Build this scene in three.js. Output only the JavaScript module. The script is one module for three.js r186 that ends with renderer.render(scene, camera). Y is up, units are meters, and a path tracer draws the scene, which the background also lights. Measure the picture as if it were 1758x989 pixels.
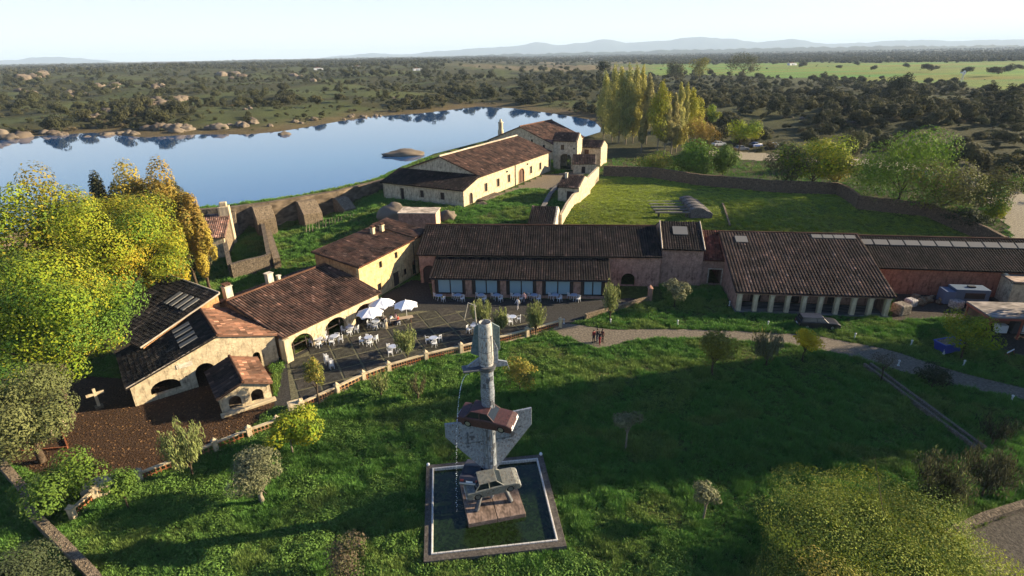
import * as THREE from 'three';
import { mergeGeometries, mergeVertices } from 'three/addons/utils/BufferGeometryUtils.js';
import { RoundedBoxGeometry } from 'three/addons/geometries/RoundedBoxGeometry.js';
import { MarchingCubes } from 'three/addons/objects/MarchingCubes.js';
import { createNoise2D, createNoise3D } from 'simplex-noise';

// ---------------------------------------------------------------- camera, sky, sun, exposure
const scene = new THREE.Scene();
const CAMH = 32, FPX = 970, PITCH = 22.4 * Math.PI / 180, ROLL = 0.0185;
const camera = new THREE.PerspectiveCamera(2 * Math.atan(494.5 / FPX) * 180 / Math.PI, 16 / 9, 0.5, 60000);
camera.position.set(0, CAMH, 0);
camera.rotation.order = 'YXZ';
camera.rotation.set(-PITCH, 0, -ROLL);
camera.updateMatrixWorld(true);
const SUN_AZ = 80 * Math.PI / 180, SUN_EL = 19 * Math.PI / 180;
const sunDir = new THREE.Vector3(Math.sin(SUN_AZ) * Math.cos(SUN_EL), Math.sin(SUN_EL), -Math.cos(SUN_AZ) * Math.cos(SUN_EL));
const sun = new THREE.DirectionalLight(new THREE.Color(1.0, 0.83, 0.57), 5);
sun.target.position.set(0, 0, -70); sun.position.copy(sunDir).multiplyScalar(400).add(sun.target.position);
sun.castShadow = true; sun.shadow.radius = 1.2; sun.shadow.mapSize.set(4096, 4096);
Object.assign(sun.shadow.camera, { left: -200, right: 200, top: 160, bottom: -160, near: 1, far: 900 });
scene.add(sun, sun.target);
{ // clear evening sky: air only
  const W = 1024, Hh = 512, d = new Float32Array(W * Hh * 4);
  const stops = [[0, .32, .32, .31], [2, .30, .315, .32], [5, .25, .29, .32], [9, .185, .270, .345], [16, .098, .190, .335], [30, .036, .088, .215], [55, .018, .046, .128], [90, .014, .035, .098]];
  for (let j = 0; j < Hh; j++) {
    const el = ((j + .5) / Hh - .5) * 180, e = Math.max(0, el);
    let k = 0; while (k < stops.length - 2 && e > stops[k + 1][0]) k++;
    const a = stops[k], b = stops[k + 1], t = Math.min(1, (e - a[0]) / (b[0] - a[0]));
    const y = Math.sin(el * Math.PI / 180), cy = Math.cos(el * Math.PI / 180);
    for (let i = 0; i < W; i++) {
      const az = ((i + .5) / W - .5) * 2 * Math.PI, x = Math.cos(az) * cy, z = Math.sin(az) * cy;
      const c = Math.max(0, x * sunDir.x + y * sunDir.y + z * sunDir.z), g = Math.pow(c, 3) * .12 + Math.pow(c, 24) * .3;
      const o = (j * W + i) * 4, low = Math.exp(-e / 14);
      d[o] = a[1] + (b[1] - a[1]) * t + g * (.9 * low + .25); d[o + 1] = a[2] + (b[2] - a[2]) * t + g * (.8 * low + .22); d[o + 2] = a[3] + (b[3] - a[3]) * t + g * (.6 * low + .18); d[o + 3] = 1;
    }
  }
  const t = new THREE.DataTexture(d, W, Hh, THREE.RGBAFormat, THREE.FloatType);
  t.mapping = THREE.EquirectangularReflectionMapping; t.magFilter = THREE.LinearFilter; t.needsUpdate = true;
  scene.background = t; scene.environment = t;
  scene.backgroundIntensity = 1; scene.environmentIntensity = 1;
}
scene.fog = new THREE.FogExp2(new THREE.Color(.62, .79, 1.0), 8e-5);
const renderer = new THREE.WebGLRenderer({ antialias: true });
renderer.toneMapping = THREE.LinearToneMapping; renderer.toneMappingExposure = 3.4;
renderer.shadowMap.enabled = true;

// ---------------------------------------------------------------- helpers
function rng(seed) { let a = seed >>> 0; return () => { a = (a + 0x6D2B79F5) | 0; let t = Math.imul(a ^ (a >>> 15), 1 | a); t = (t + Math.imul(t ^ (t >>> 7), 61 | t)) ^ t; return ((t ^ (t >>> 14)) >>> 0) / 4294967296; }; }
const R0 = rng(7), n2 = createNoise2D(rng(11)), n3 = createNoise3D(rng(12));
const V = (x, y, z) => new THREE.Vector3(x, y, z);
const sm = (a, b, x) => { const t = Math.min(1, Math.max(0, (x - a) / (b - a))); return t * t * (3 - 2 * t); };
const lerp = (a, b, t) => a + (b - a) * t;
const fbm = (x, y, o = 4) => { let s = 0, a = .5; for (let i = 0; i < o; i++) { s += a * n2(x, y); x = x * 2.03 + 17; y = y * 2.03 - 9; a *= .5; } return s; };
const C = (r, g, b) => new THREE.Color().setRGB(r, g, b);
function rayOf(px, py) {  // a direction only; the distance comes from the ground it meets
  let u = (px - 879) / FPX, v = -(py - 494.5) / FPX;
  const c = Math.cos(-ROLL), s = Math.sin(-ROLL); [u, v] = [c * u - s * v, s * u + c * v];
  return V(u, v * Math.cos(PITCH) - Math.sin(PITCH), -Math.cos(PITCH) - v * Math.sin(PITCH));
}
function G(px, py, h = 0) { const d = rayOf(px, py), t = (CAMH - h) / -d.y; return [t * d.x, t * d.z]; }
const taken = new Map();
function numbered(name) { const n = taken.get(name) || 0; taken.set(name, n + 1); return n ? name + '_' + String(n).padStart(3, '0') : name; }
function tag(o, label, category, group, kind) { o.userData = {}; if (label) o.userData.label = label; if (category) o.userData.category = category; if (group) o.userData.group = group; if (kind) o.userData.kind = kind; return o; }
function thing(name, label, category, pos = [0, 0, 0], turn = 0, group) {
  const o = new THREE.Group(); o.name = numbered(name); o.position.set(...pos); o.rotation.y = turn; tag(o, label, category, group); scene.add(o); return o;
}
function part(name, geo, mat, parent) { const m = new THREE.Mesh(geo, mat); m.name = name; m.castShadow = m.receiveShadow = true; parent.add(m); return m; }
function solo(name, geo, mat, label, category, group, kind) { const m = new THREE.Mesh(geo, mat); m.name = numbered(name); m.castShadow = m.receiveShadow = true; tag(m, label, category, group, kind); scene.add(m); return m; }
function struct(name, geo, mat, label) { return solo(name, geo, mat, label, undefined, undefined, 'structure'); }
function copy(o, pos, turn, scale = 1, label, group) {
  const c = o.clone(); c.name = numbered(o.name.replace(/_\d{3}$/, '')); c.position.set(...pos); c.rotation.y = turn;
  if (Array.isArray(scale)) c.scale.set(...scale); else c.scale.setScalar(scale);
  c.userData = { ...o.userData }; if (label) c.userData.label = label; if (group) c.userData.group = group; scene.add(c); return c;
}
function clean(g) { const n = g.index ? g.toNonIndexed() : g; for (const k of Object.keys(n.attributes)) if (!['position', 'normal', 'uv'].includes(k)) n.deleteAttribute(k); if (!n.attributes.uv) n.setAttribute('uv', new THREE.BufferAttribute(new Float32Array(n.attributes.position.count * 2), 2)); return n; }
const merge = (list) => mergeGeometries(list.map(clean));
function paint(g, c) { const n = clean(g), k = n.attributes.position.count, a = new Float32Array(k * 3); for (let i = 0; i < k; i++) { a[i * 3] = c.r; a[i * 3 + 1] = c.g; a[i * 3 + 2] = c.b; } n.setAttribute('color', new THREE.BufferAttribute(a, 3)); return n; }
function box(w, h, d, x = 0, y = 0, z = 0, r = 0) { const g = r ? new RoundedBoxGeometry(w, h, d, 2, Math.min(r, w / 2.01, h / 2.01, d / 2.01)) : new THREE.BoxGeometry(w, h, d); g.translate(x, y, z); return g; }   // centred
function bar(a, b, r0, r1 = r0, seg = 7) { const A = V(...a), B = V(...b), L = A.distanceTo(B), g = new THREE.CylinderGeometry(r1, r0, L, seg); g.translate(0, L / 2, 0); g.applyQuaternion(new THREE.Quaternion().setFromUnitVectors(V(0, 1, 0), B.clone().sub(A).normalize())); g.translate(...a); return g; }
function polyXZ(pts, y = 0) { // horizontal sheet from a polygon in x, z
  const s = new THREE.Shape(pts.map(p => new THREE.Vector2(p[0], -p[1]))), g = new THREE.ShapeGeometry(s);
  g.rotateX(-Math.PI / 2); g.translate(0, y, 0); return g;
}
function inPoly(x, z, P) { let c = false; for (let i = 0, j = P.length - 1; i < P.length; j = i++) { const a = P[i], b = P[j]; if ((a[1] > z) !== (b[1] > z) && x < (b[0] - a[0]) * (z - a[1]) / (b[1] - a[1]) + a[0]) c = !c; } return c; }
function segDist(x, z, a, b) { const dx = b[0] - a[0], dz = b[1] - a[1], t = Math.min(1, Math.max(0, ((x - a[0]) * dx + (z - a[1]) * dz) / (dx * dx + dz * dz))); return Math.hypot(x - a[0] - t * dx, z - a[1] - t * dz); }
function smoothLine(pts, n = 6, closed = false) { const c = new THREE.CatmullRomCurve3(pts.map(p => V(p[0], 0, p[1])), closed, 'centripetal'); return c.getPoints(pts.length * n).map(p => [p.x, p.z]); }

// ---------------------------------------------------------------- textures (grain, stains, relief)
function noiseTex(size, fn, srgb = true) { // fn(u, v) in 0..1 tileable through 4-D torus-free mirroring
  const d = new Uint8Array(size * size * 4);
  for (let j = 0; j < size; j++) for (let i = 0; i < size; i++) { const c = fn(i / size, j / size), o = (j * size + i) * 4; for (let k = 0; k < 3; k++) d[o + k] = Math.max(0, Math.min(255, (Array.isArray(c) ? c[k] : c) * 255)); d[o + 3] = 255; }
  const t = new THREE.DataTexture(d, size, size); t.wrapS = t.wrapT = THREE.RepeatWrapping; t.magFilter = THREE.LinearFilter; t.minFilter = THREE.LinearMipmapLinearFilter; t.generateMipmaps = true; if (srgb) t.colorSpace = THREE.SRGBColorSpace; t.needsUpdate = true; return t;
}
const tile2 = (f) => (u, v, s) => { // blends four shifted samples so that the tile has no seam
  const a = f(u * s, v * s), b = f((u - 1) * s, v * s), c = f(u * s, (v - 1) * s), d = f((u - 1) * s, (v - 1) * s);
  return lerp(lerp(a, b, u), lerp(c, d, u), v);
};
const tn = tile2((x, y) => fbm(x, y, 4)), tf = tile2((x, y) => n2(x * 3, y * 3));
const T = {
  plaster: noiseTex(256, (u, v) => { const a = tn(u, v, 5), b = tn(u + .3, v + .1, 14), s = Math.max(0, tn(u, v * .25, 9) - .12) * .6; const k = .90 + a * .24 + b * .14 - s; return [k, k * .985 - s * .05, k * .965 - s * .08]; }),
  stone: noiseTex(256, (u, v) => { const a = tn(u, v, 10), b = tf(u, v, 9), c = tn(u, v, 3); const k = .78 + a * .4 + b * .16 + c * .3; return [k, k * .97, k * .92]; }),
  stoneBump: noiseTex(256, (u, v) => .5 + tn(u, v, 10) * .6 + tf(u, v, 9) * .25, false),
  ground: noiseTex(512, (u, v) => { const a = tn(u, v, 6), b = tn(u, v, 22), c = tf(u, v, 24); const k = .82 + a * .35 + b * .3 + c * .14; return [k, k, k * .95]; }),
  groundBump: noiseTex(256, (u, v) => .5 + tn(u, v, 18) * .6 + tf(u, v, 16) * .25, false),
  metal: noiseTex(256, (u, v) => { const a = tn(u, v, 6), s = tn(u * 1, v, 20), ru = Math.max(0, tn(u + .4, v * .4 + .2, 12) - .18) * 2.2; const k = .82 + a * .34 + s * .18 - ru * .4; return [k, k * (.98 - Math.max(0, a) * .1 - ru * .35), k * (.96 - Math.max(0, a) * .2 - ru * .6)]; }),
  ripple: noiseTex(256, (u, v) => .5 + tn(u, v, 14) * .5 + tf(u, v, 10) * .2, false),
};
function rep(t, m) { const c = t.clone(); c.repeat.set(1 / m, 1 / m); c.needsUpdate = true; return c; }
const pl4 = rep(T.plaster, 5), st3 = rep(T.stone, 3), stB3 = rep(T.stoneBump, 3), gr = rep(T.ground, 7), grB = rep(T.groundBump, 5), gr2 = rep(T.ground, 2.6);
const std = (r, g, b, rough = .9, o = {}) => new THREE.MeshPhysicalMaterial({ color: C(r, g, b), roughness: rough, specularIntensity: rough >= .85 ? .25 : 1, ...o });
const plaster = (r, g, b) => std(r, g, b, .95, { map: pl4, bumpMap: stB3, bumpScale: .02 });
const stone = (r, g, b) => std(r, g, b, .95, { map: st3, bumpMap: stB3, bumpScale: .08 });
const M = {
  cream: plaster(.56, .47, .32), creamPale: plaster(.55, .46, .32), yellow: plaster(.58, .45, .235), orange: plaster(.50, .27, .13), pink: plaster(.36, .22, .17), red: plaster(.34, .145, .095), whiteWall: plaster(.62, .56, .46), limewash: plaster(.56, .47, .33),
  stone: stone(.27, .22, .165), stoneDark: stone(.17, .145, .12), granite: stone(.19, .155, .12), concrete: std(.24, .235, .23, .92, { map: st3 }), concreteDark: std(.11, .105, .11, .95, { map: st3 }), brick: std(.30, .115, .06, .92, { map: st3 }),
  wood: std(.13, .055, .025, .8, { map: st3 }), woodDark: std(.035, .022, .016, .8), iron: std(.03, .03, .032, .6, { metalness: .5 }),
  glassDark: new THREE.MeshPhysicalMaterial({ color: C(.012, .016, .02), roughness: .08, specularIntensity: 1 }),
  white: std(.60, .60, .60, .6), whiteCloth: new THREE.MeshPhysicalMaterial({ color: C(.80, .80, .82), roughness: .9, transmission: .12, thickness: 0, side: THREE.DoubleSide }),
  blind: std(.20, .30, .34, .6), tileV: std(1, 1, 1, .93, { vertexColors: true }), vcol: std(1, 1, 1, .9, { vertexColors: true }),
  leaf: new THREE.MeshPhysicalMaterial({ color: C(1, 1, 1), vertexColors: true, roughness: .85, transmission: .28, thickness: 0, side: THREE.DoubleSide, specularIntensity: .25 }),
  leafSolid: std(1, 1, 1, .95, { vertexColors: true, side: THREE.DoubleSide }),
  bark: std(.10, .075, .055, .95, { map: st3 }), barkPale: std(.30, .27, .22, .95, { map: st3 }),
};

// ---------------------------------------------------------------- terrain
const WATER = 5.0, LS = (CAMH - WATER) / (CAMH - 2.5);
const lakeNear = [[-420, -40], [-200, -62], [-130, -86], [-98.3, -100], [-93, -107.3], [-68.9, -120.1], [-61.6, -122.1], [-55.9, -125.4], [-44.3, -135], [-35.8, -147.3], [-33.8, -156.6], [-30.3, -169.7], [-24.8, -188.5], [-8.6, -217.9], [8, -226], [27.9, -221], [37, -236], [39.3, -249]];
const lakeFar = [[40.4, -274], [38.6, -284.7], [24, -317.1], [2.3, -354.2], [-19.5, -371.4], [-32.5, -353.6], [-50.3, -331.5], [-73.8, -319.5], [-84.6, -300.7], [-92.5, -278.7], [-101.4, -257.9], [-112.4, -250], [-136.5, -253], [-153.5, -245.9], [-189.8, -266.7], [-209.1, -257.4], [-216.1, -247.2], [-235.1, -241], [-330, -236], [-480, -190]];
const lake = [...lakeNear, ...lakeFar].map(p => [p[0] * LS, p[1] * LS]);
function lakeInfo(x, z) { // signed distance (positive on land) and whether the closest shore is the near one
  let d = 1e9, near = false; const n = lake.length;
  for (let i = 0; i < n; i++) { const e = segDist(x, z, lake[i], lake[(i + 1) % n]); if (e < d) { d = e; near = i < lakeNear.length - 1; } }
  return [inPoly(x, z, lake) ? -d : d, near];
}
function landBase(x, z) {
  const d = Math.hypot(x, z), out = sm(170, 330, d);
  let h = 4 * sm(86, 112, -z) * sm(-46, -24, x);
  h = Math.max(h, 4.6 * sm(150, 240, d));
  if (z > -170 && x > 60) h += sm(90, 200, x) * .5;
  const left = sm(150, -150, x);
  h += out * (1.2 + 3.4 * (fbm(x * .006, z * .006, 4) + .35) * lerp(2.4, 1.7, left) + sm(350, 1500, d) * left * (9 + 9 * fbm(x * .0016 + 5, z * .0016, 3)));
  h += sm(1500, 7000, d) * (6 + 12 * fbm(x * .0004, z * .0004 + 3, 3)) ;
  // the fields on the plain to the east lie level
  const f = sm(.12, .3, x / Math.max(1, -z)) * sm(330, 430, d) * (1 - sm(1500, 2500, d));
  return z > -20 && false ? 0 : lerp(h, 5.5 + .6 * fbm(x * .004, z * .004, 2), f * .85);
}
function hT(x, z) {
  const b = landBase(x, z);
  if (Math.abs(x) > 520 || z < -420 || z > -30) return b;
  const [s, near] = lakeInfo(x, z);
  if (s < 0) return WATER - .12 - Math.min(2.2, -s * .22);
  if (near) { const crest = WATER + Math.min(.6, s * .3) - .1; return lerp(crest, b, sm(3.2, 4.6, s)); }
  const wig = .5 * fbm(x * .05, z * .05, 3);
  return lerp(WATER - .12 + s * .06 + Math.max(0, wig) * sm(0, 6, s), b, sm(8, 70, s));
}
function GT(px, py) { // where the sight line meets the terrain
  const d = rayOf(px, py); let t = 20 / -d.y; if (d.y > -1e-4) return [0, 0, -5000];
  let p = 0; for (t = (CAMH - 30) / -d.y * .2; t < 9000; t += Math.max(.25, t * .004)) { const y = CAMH + t * d.y; if (y < hT(t * d.x, t * d.z)) break; p = t; }
  let a = p, b = t; for (let i = 0; i < 24; i++) { const m = (a + b) / 2; if (CAMH + m * d.y < hT(m * d.x, m * d.z)) b = m; else a = m; }
  return [b * d.x, hT(b * d.x, b * d.z), b * d.z];
}
const axis = (lo, hi, step, limLo, limHi, growth) => { const a = []; for (let v = lo; v <= hi; v += step) a.push(v); let s = step, v = a[a.length - 1]; while (v < limHi) { s *= growth; v += s; a.push(v); } s = step; v = a[0]; while (v > limLo) { s *= growth; v -= s; a.unshift(v); } return a; };
// areas on the ground, found from the photograph through the ground plane
const onGround = (list, h = 0) => list.map(p => G(p[0], p[1], h));
const terracePoly = onGround([[470, 700], [488, 618], [560, 582], [640, 530], [656, 508], [706, 481], [735, 483], [742, 512], [1045, 515], [1078, 512], [1120, 514], [1080, 528], [1010, 545], [966, 560], [900, 575], [790, 602], [660, 640], [525, 702]]);
const pathUpper = [[966, 556], [1050, 566], [1130, 565], [1250, 568], [1330, 572], [1400, 577], [1450, 586], [1530, 602], [1590, 622], [1650, 640], [1758, 667], [1850, 690]];
const pathLower = [[1850, 712], [1758, 686], [1650, 664], [1560, 641], [1480, 618], [1420, 603], [1350, 592], [1250, 584], [1150, 581], [1080, 586], [1030, 598], [985, 583], [948, 568]];
const pathPoly = smoothLine(onGround([...pathUpper, ...pathLower]), 4, true);
const litterPoly = onGround([[20, 800], [-60, 720], [60, 640], [215, 650], [330, 600], [465, 622], [472, 700], [430, 740], [300, 800], [180, 850]]);
const yardPoly = onGround([[1530, 552], [1538, 500], [1758, 505], [1900, 520], [1900, 640], [1758, 612], [1690, 590], [1640, 545]]);
const roadPoly = smoothLine([[82, -84], [90, -98], [95, -112], [97, -128], [93, -142], [80, -152], [60, -161], [56, -172], [70, -170], [88, -160], [103, -150], [106, -130], [105, -112], [102, -98], [99, -80]], 4, true);
const cornerPoly = onGround([[1640, 918], [1758, 875], [1900, 840], [1900, 1000], [1700, 1000]]);
const courtPoly = [[-6, -124], [9, -152], [18, -156], [20, -150], [11.5, -133], [3, -136]].map(p => [p[0] * .933, p[1] * .933]);
const gt = (list) => list.map(p => { const q = GT(...p); return [q[0], q[2]]; });
const paddockLine = gt([[1036, 302], [1120, 305], [1200, 318], [1330, 330], [1436, 334], [1472, 358], [1590, 371], [1690, 414], [1720, 432]]);
const paddockPoly = [...paddockLine, [84, -78], [20, -84], [9, -100], [15, -116], [22, -138]];
const beds = [terracePoly, pathPoly, litterPoly, yardPoly, roadPoly, cornerPoly];
const meadowEdge = (x, z) => z > -175 && x > -110 && x < 110;
const fieldEdge = (x, z) => lerp(740, 460, sm(.3, .9, x / Math.max(1, -z))) + 60 * fbm(x * .006, z * .006, 2);
function groundColor(x, z) {
  const d = Math.hypot(x, z), a = fbm(x * .03, z * .03, 4), b = fbm(x * .12 + 9, z * .12, 3);
  const grass = C(.068 + a * .02, .112 + a * .03 + b * .012, .022); grass.lerp(C(.16, .125, .06), sm(.2, .4, fbm(x * .06 + 21, z * .09, 4)) * .5);
  const scrub = C(.070 + a * .04 + b * .025, .070 + a * .03 + b * .012, .031 + a * .012);
  const [s, near] = (Math.abs(x) < 520 && z > -420 && z < -30) ? lakeInfo(x, z) : [999, false];
  const pad = z < -92 && x > 14 ? (inPoly(x, z, paddockPoly) ? 1 : -1) : 0; if (pad > 0) grass.lerp(C(.165 + a * .035 + b * .025, .215 + a * .025, .035), .85);  // paddock ground brightened: low sun on the grass mixed into its colour
  let w = pad < 0 ? 1 : pad > 0 ? 0 : sm(150, 195, d) * (near && s < 25 ? 0 : 1); 
  const c = grass.lerp(scrub, w);
  if (d > 200) { const g = sm(.04, .26, fbm(x * .008 + 3, z * .008 + 7, 3)) * sm(200, 260, d) * (1 - sm(900, 1500, d)) * (x < 60 ? 1 : .35); c.lerp(C(.105, .125, .045), g * .85); }
  if (!near && s < 26) c.lerp(C(.17 + b * .05, .125 + b * .04, .07), sm(26, 6, s + a * 8) * .85);
  const f = sm(.14, .26, x / Math.max(1, -z) + .02 * a) * sm(-10, 30, d - fieldEdge(x, z)) * (1 - sm(1350, 1700, d + 200 * a));
  c.lerp(C(.18 + .11 * fbm(x * .002, z * .012, 3), .26 + .08 * fbm(x * .003 + 7, z * .009, 3), .05), f);
  const fm = sm(800, 950, d) * (1 - sm(1500, 1900, d)) * sm(-.12, .0, x / Math.max(1, -z) + .05 * a) * (1 - sm(.2, .26, x / Math.max(1, -z))); c.lerp(C(.24, .19, .12), fm * sm(-.1, .25, fbm(x * .003, z * .003, 2)) * .9);
  return c;
}
{
  const xs = axis(-150, 150, 2, -26000, 26000, 1.06), zs = axis(-300, 10, 2, -26000, 120, 1.045);
  const nx = xs.length, nz = zs.length, pos = new Float32Array(nx * nz * 3), col = new Float32Array(nx * nz * 3), uv = new Float32Array(nx * nz * 2), idx = [];
  for (let j = 0; j < nz; j++) for (let i = 0; i < nx; i++) {
    const k = j * nx + i, x = xs[i], z = zs[j], c = groundColor(x, z);
    pos.set([x, hT(x, z), z], k * 3); col.set([c.r, c.g, c.b], k * 3); uv.set([x, z], k * 2);
    if (i && j) idx.push(k - nx - 1, k - 1, k - nx, k - nx, k - 1, k);
  }
  const g = new THREE.BufferGeometry(); g.setAttribute('position', new THREE.BufferAttribute(pos, 3)); g.setAttribute('color', new THREE.BufferAttribute(col, 3)); g.setAttribute('uv', new THREE.BufferAttribute(uv, 2)); g.setIndex(idx); g.computeVertexNormals();
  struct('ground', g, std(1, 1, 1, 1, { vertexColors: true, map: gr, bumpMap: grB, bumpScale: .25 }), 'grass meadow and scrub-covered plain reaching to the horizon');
}
struct('lake_water', polyXZ(lake, WATER), new THREE.MeshPhysicalMaterial({ color: C(.014, .058, .155), roughness: .035, ior: 1.62, specularIntensity: 1 }), 'calm blue lake behind the whitewashed barns');
const sheet = (name, poly, y, m, label) => { const g = polyXZ(poly, y), p = g.attributes.position, u = g.attributes.uv; for (let i = 0; i < p.count; i++) u.setXY(i, p.getX(i), p.getZ(i)); return struct(name, g, m, label); };
const gravel = std(.21, .175, .145, 1, { map: gr2, bumpMap: grB, bumpScale: .05 });
sheet('gravel_path', pathPoly, .03, gravel, 'pale gravel path curving past the meadow');
sheet('terrace_ground', terracePoly, .018, std(.055, .052, .053, .95, { map: gr2, bumpMap: grB, bumpScale: .03 }), 'dark compacted terrace ground before the cafe');
sheet('leaf_litter_ground', litterPoly, .012, std(.075, .042, .026, 1, { map: gr2, bumpMap: grB, bumpScale: .1 }), 'reddish bare ground with fallen leaves by the stone cross');
sheet('work_yard', yardPoly, .014, std(.075, .062, .055, 1, { map: gr2, bumpMap: grB, bumpScale: .1 }), 'earth work yard along the red wall');
sheet('corner_path', cornerPoly, .02, std(.10, .088, .082, 1, { map: gr2, bumpMap: grB, bumpScale: .05 }), 'dusty track at the foot of the big bush');  // shade of this corner put into the darker ground colour
{ // road beyond the enclosure and the courtyard floor follow the slope
  const drape = (name, poly, lift, m, label) => { const g0 = new THREE.ShapeGeometry(new THREE.Shape(poly.map(p => new THREE.Vector2(p[0], -p[1])))); const xs = poly.map(p => p[0]), zs = poly.map(p => p[1]); const gx = Math.min(...xs), gX = Math.max(...xs), gz = Math.min(...zs), gZ = Math.max(...zs), st = 1.5, pos = [], uv = []; g0.dispose();
    for (let x = gx; x < gX; x += st) for (let z = gz; z < gZ; z += st) { if (!inPoly(x + st / 2, z + st / 2, poly)) continue; const q = [[x, z], [x, z + st], [x + st, z + st], [x, z], [x + st, z + st], [x + st, z]]; for (const [a, b] of q) { pos.push(a, hT(a, b) + lift, b); uv.push(a, b); } }
    const g = new THREE.BufferGeometry(); g.setAttribute('position', new THREE.Float32BufferAttribute(pos, 3)); g.setAttribute('uv', new THREE.Float32BufferAttribute(uv, 2)); g.computeVertexNormals(); struct(name, g, m, label); };
  drape('access_road', roadPoly, .06, std(.36, .31, .25, 1, { map: gr2, bumpMap: grB, bumpScale: .03 }), 'pale dusty road bending round the walled enclosure');
  drape('courtyard_floor', courtPoly, .06, std(.22, .18, .14, 1, { map: gr2 }), 'bare earth courtyard before the long barn');
}
{ // mountains on the horizon: outlines read off the photograph, set at their distance and given depth
  const range = (name, label, prof, D, depth, col, seed) => {
    const nz = 9, cols = [], out = [];
    for (let i = 0; i < prof.length - 1; i++) { const n = Math.max(3, Math.round((prof[i + 1][0] - prof[i][0]) / 7)); for (let k = 0; k < n; k++) { const t = k / n; cols.push([lerp(prof[i][0], prof[i + 1][0], t), lerp(prof[i][1], prof[i + 1][1], t * t * (3 - 2 * t))]); } }
    cols.push(prof[prof.length - 1]);
    cols.forEach(([px, py], i) => { const d = rayOf(px, py), t = D / Math.hypot(d.x, d.z), top = Math.max(8, CAMH + t * d.y + 10 * n2(i * .35, seed)); const ux = d.x / Math.hypot(d.x, d.z), uz = d.z / Math.hypot(d.x, d.z);
      for (let j = 0; j < nz; j++) { const s = j / (nz - 1) * 2 - 1, prof1 = Math.pow(Math.max(0, 1 - Math.abs(s)), 1.15), r = D + s * depth, h = top * prof1 * (1 - .25 * (1 - prof1) + .35 * (1 - prof1) * n2(i * .22 + seed, j * .8)) - 4; out.push(ux * r, h, uz * r); } });
    const idx = []; for (let i = 0; i < cols.length - 1; i++) for (let j = 0; j < nz - 1; j++) { const a = i * nz + j, b = a + nz; idx.push(a, b, a + 1, b, b + 1, a + 1); }
    const g = new THREE.BufferGeometry(); g.setAttribute('position', new THREE.Float32BufferAttribute(out, 3)); g.setIndex(idx); g.computeVertexNormals(); struct(name, g, std(...col, 1, { side: THREE.DoubleSide }), label);
  };
  range('mountain_range', 'hazy blue mountain range along the horizon', [[470, 103], [540, 100], [590, 95], [640, 91], [690, 93], [760, 87], [830, 82], [880, 79], [925, 72], [958, 77], [1000, 73], [1040, 67], [1075, 73], [1130, 70], [1195, 63], [1250, 66], [1300, 72], [1360, 67], [1420, 75], [1480, 73], [1540, 69], [1590, 68], [1640, 70], [1700, 68], [1760, 67], [1900, 72], [2100, 90]], 15500, 2400, [.035, .05, .045], 3);
  range('mountain_ridge', 'faint low ridge beyond the lake', [[-300, 118], [-120, 110], [-40, 105], [20, 103], [62, 98], [92, 97], [130, 99], [175, 103], [215, 107], [330, 108]], 16500, 1500, [.04, .05, .05], 8);
  range('wooded_plateau', 'dark wooded plateau below the mountains', [[560, 106], [700, 98], [900, 92], [1050, 88], [1200, 84], [1400, 80], [1600, 78], [1760, 77], [2000, 76], [2200, 88]], 7500, 2600, [.022, .030, .020], 5);
}

// ---------------------------------------------------------------- building kit
const MI = new THREE.Matrix4();
function house(name, label, p0, p1, y0 = 0, category = 'building', group) { // local x runs p0 -> p1, local +z looks out of the front
  const b = thing(name, label, category, [p0[0], y0, p0[1]], Math.atan2(-(p1[1] - p0[1]), p1[0] - p0[0]), group);
  b.L = Math.hypot(p1[0] - p0[0], p1[1] - p0[1]); b.updateMatrixWorld(true); return b;
}
function hit(b, px, py, ax = 'z', at = 0) { // where a sight line meets the plane of one of the building's walls
  const inv = b.matrixWorld.clone().invert(), o = camera.position.clone().applyMatrix4(inv), d = rayOf(px, py).transformDirection(inv), t = (at - o[ax]) / d[ax]; return o.addScaledVector(d, t);
}
const front = (x = 0, z = 0, y = 0) => new THREE.Matrix4().makeTranslation(x, y, z);
const rightEnd = (x, z = 0) => new THREE.Matrix4().makeRotationY(Math.PI / 2).setPosition(x, 0, z);      // s runs front to back
const leftEnd = (x, z) => new THREE.Matrix4().makeRotationY(-Math.PI / 2).setPosition(x, 0, z);          // s runs back to front
const backSide = (x, z) => new THREE.Matrix4().makeRotationY(Math.PI).setPosition(x, 0, z);
function hole(o) { const p = new THREE.Path(), { x, y, w, h } = o; p.moveTo(x - w / 2, y); p.lineTo(x + w / 2, y); if (o.arch) { const r = o.arch === true ? w / 2 : o.arch; p.lineTo(x + w / 2, y + h - r); for (let i = 1; i <= 10; i++) { const a = i / 10 * Math.PI; p.lineTo(x + Math.cos(a) * w / 2, y + h - r + Math.sin(a) * r); } } else { p.lineTo(x + w / 2, y + h); p.lineTo(x - w / 2, y + h); } p.closePath(); return p; }
function holeShape(o, grow = 0) { const q = hole({ ...o, y: o.y - (grow && o.kind === 'window' ? grow : 0), w: o.w + grow * 2, h: o.h + grow + (grow && o.kind === 'window' ? grow : 0), arch: o.arch ? (o.arch === true ? o.w / 2 + grow : o.arch + grow) : 0 }); return new THREE.Shape(q.getPoints()); }
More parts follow.
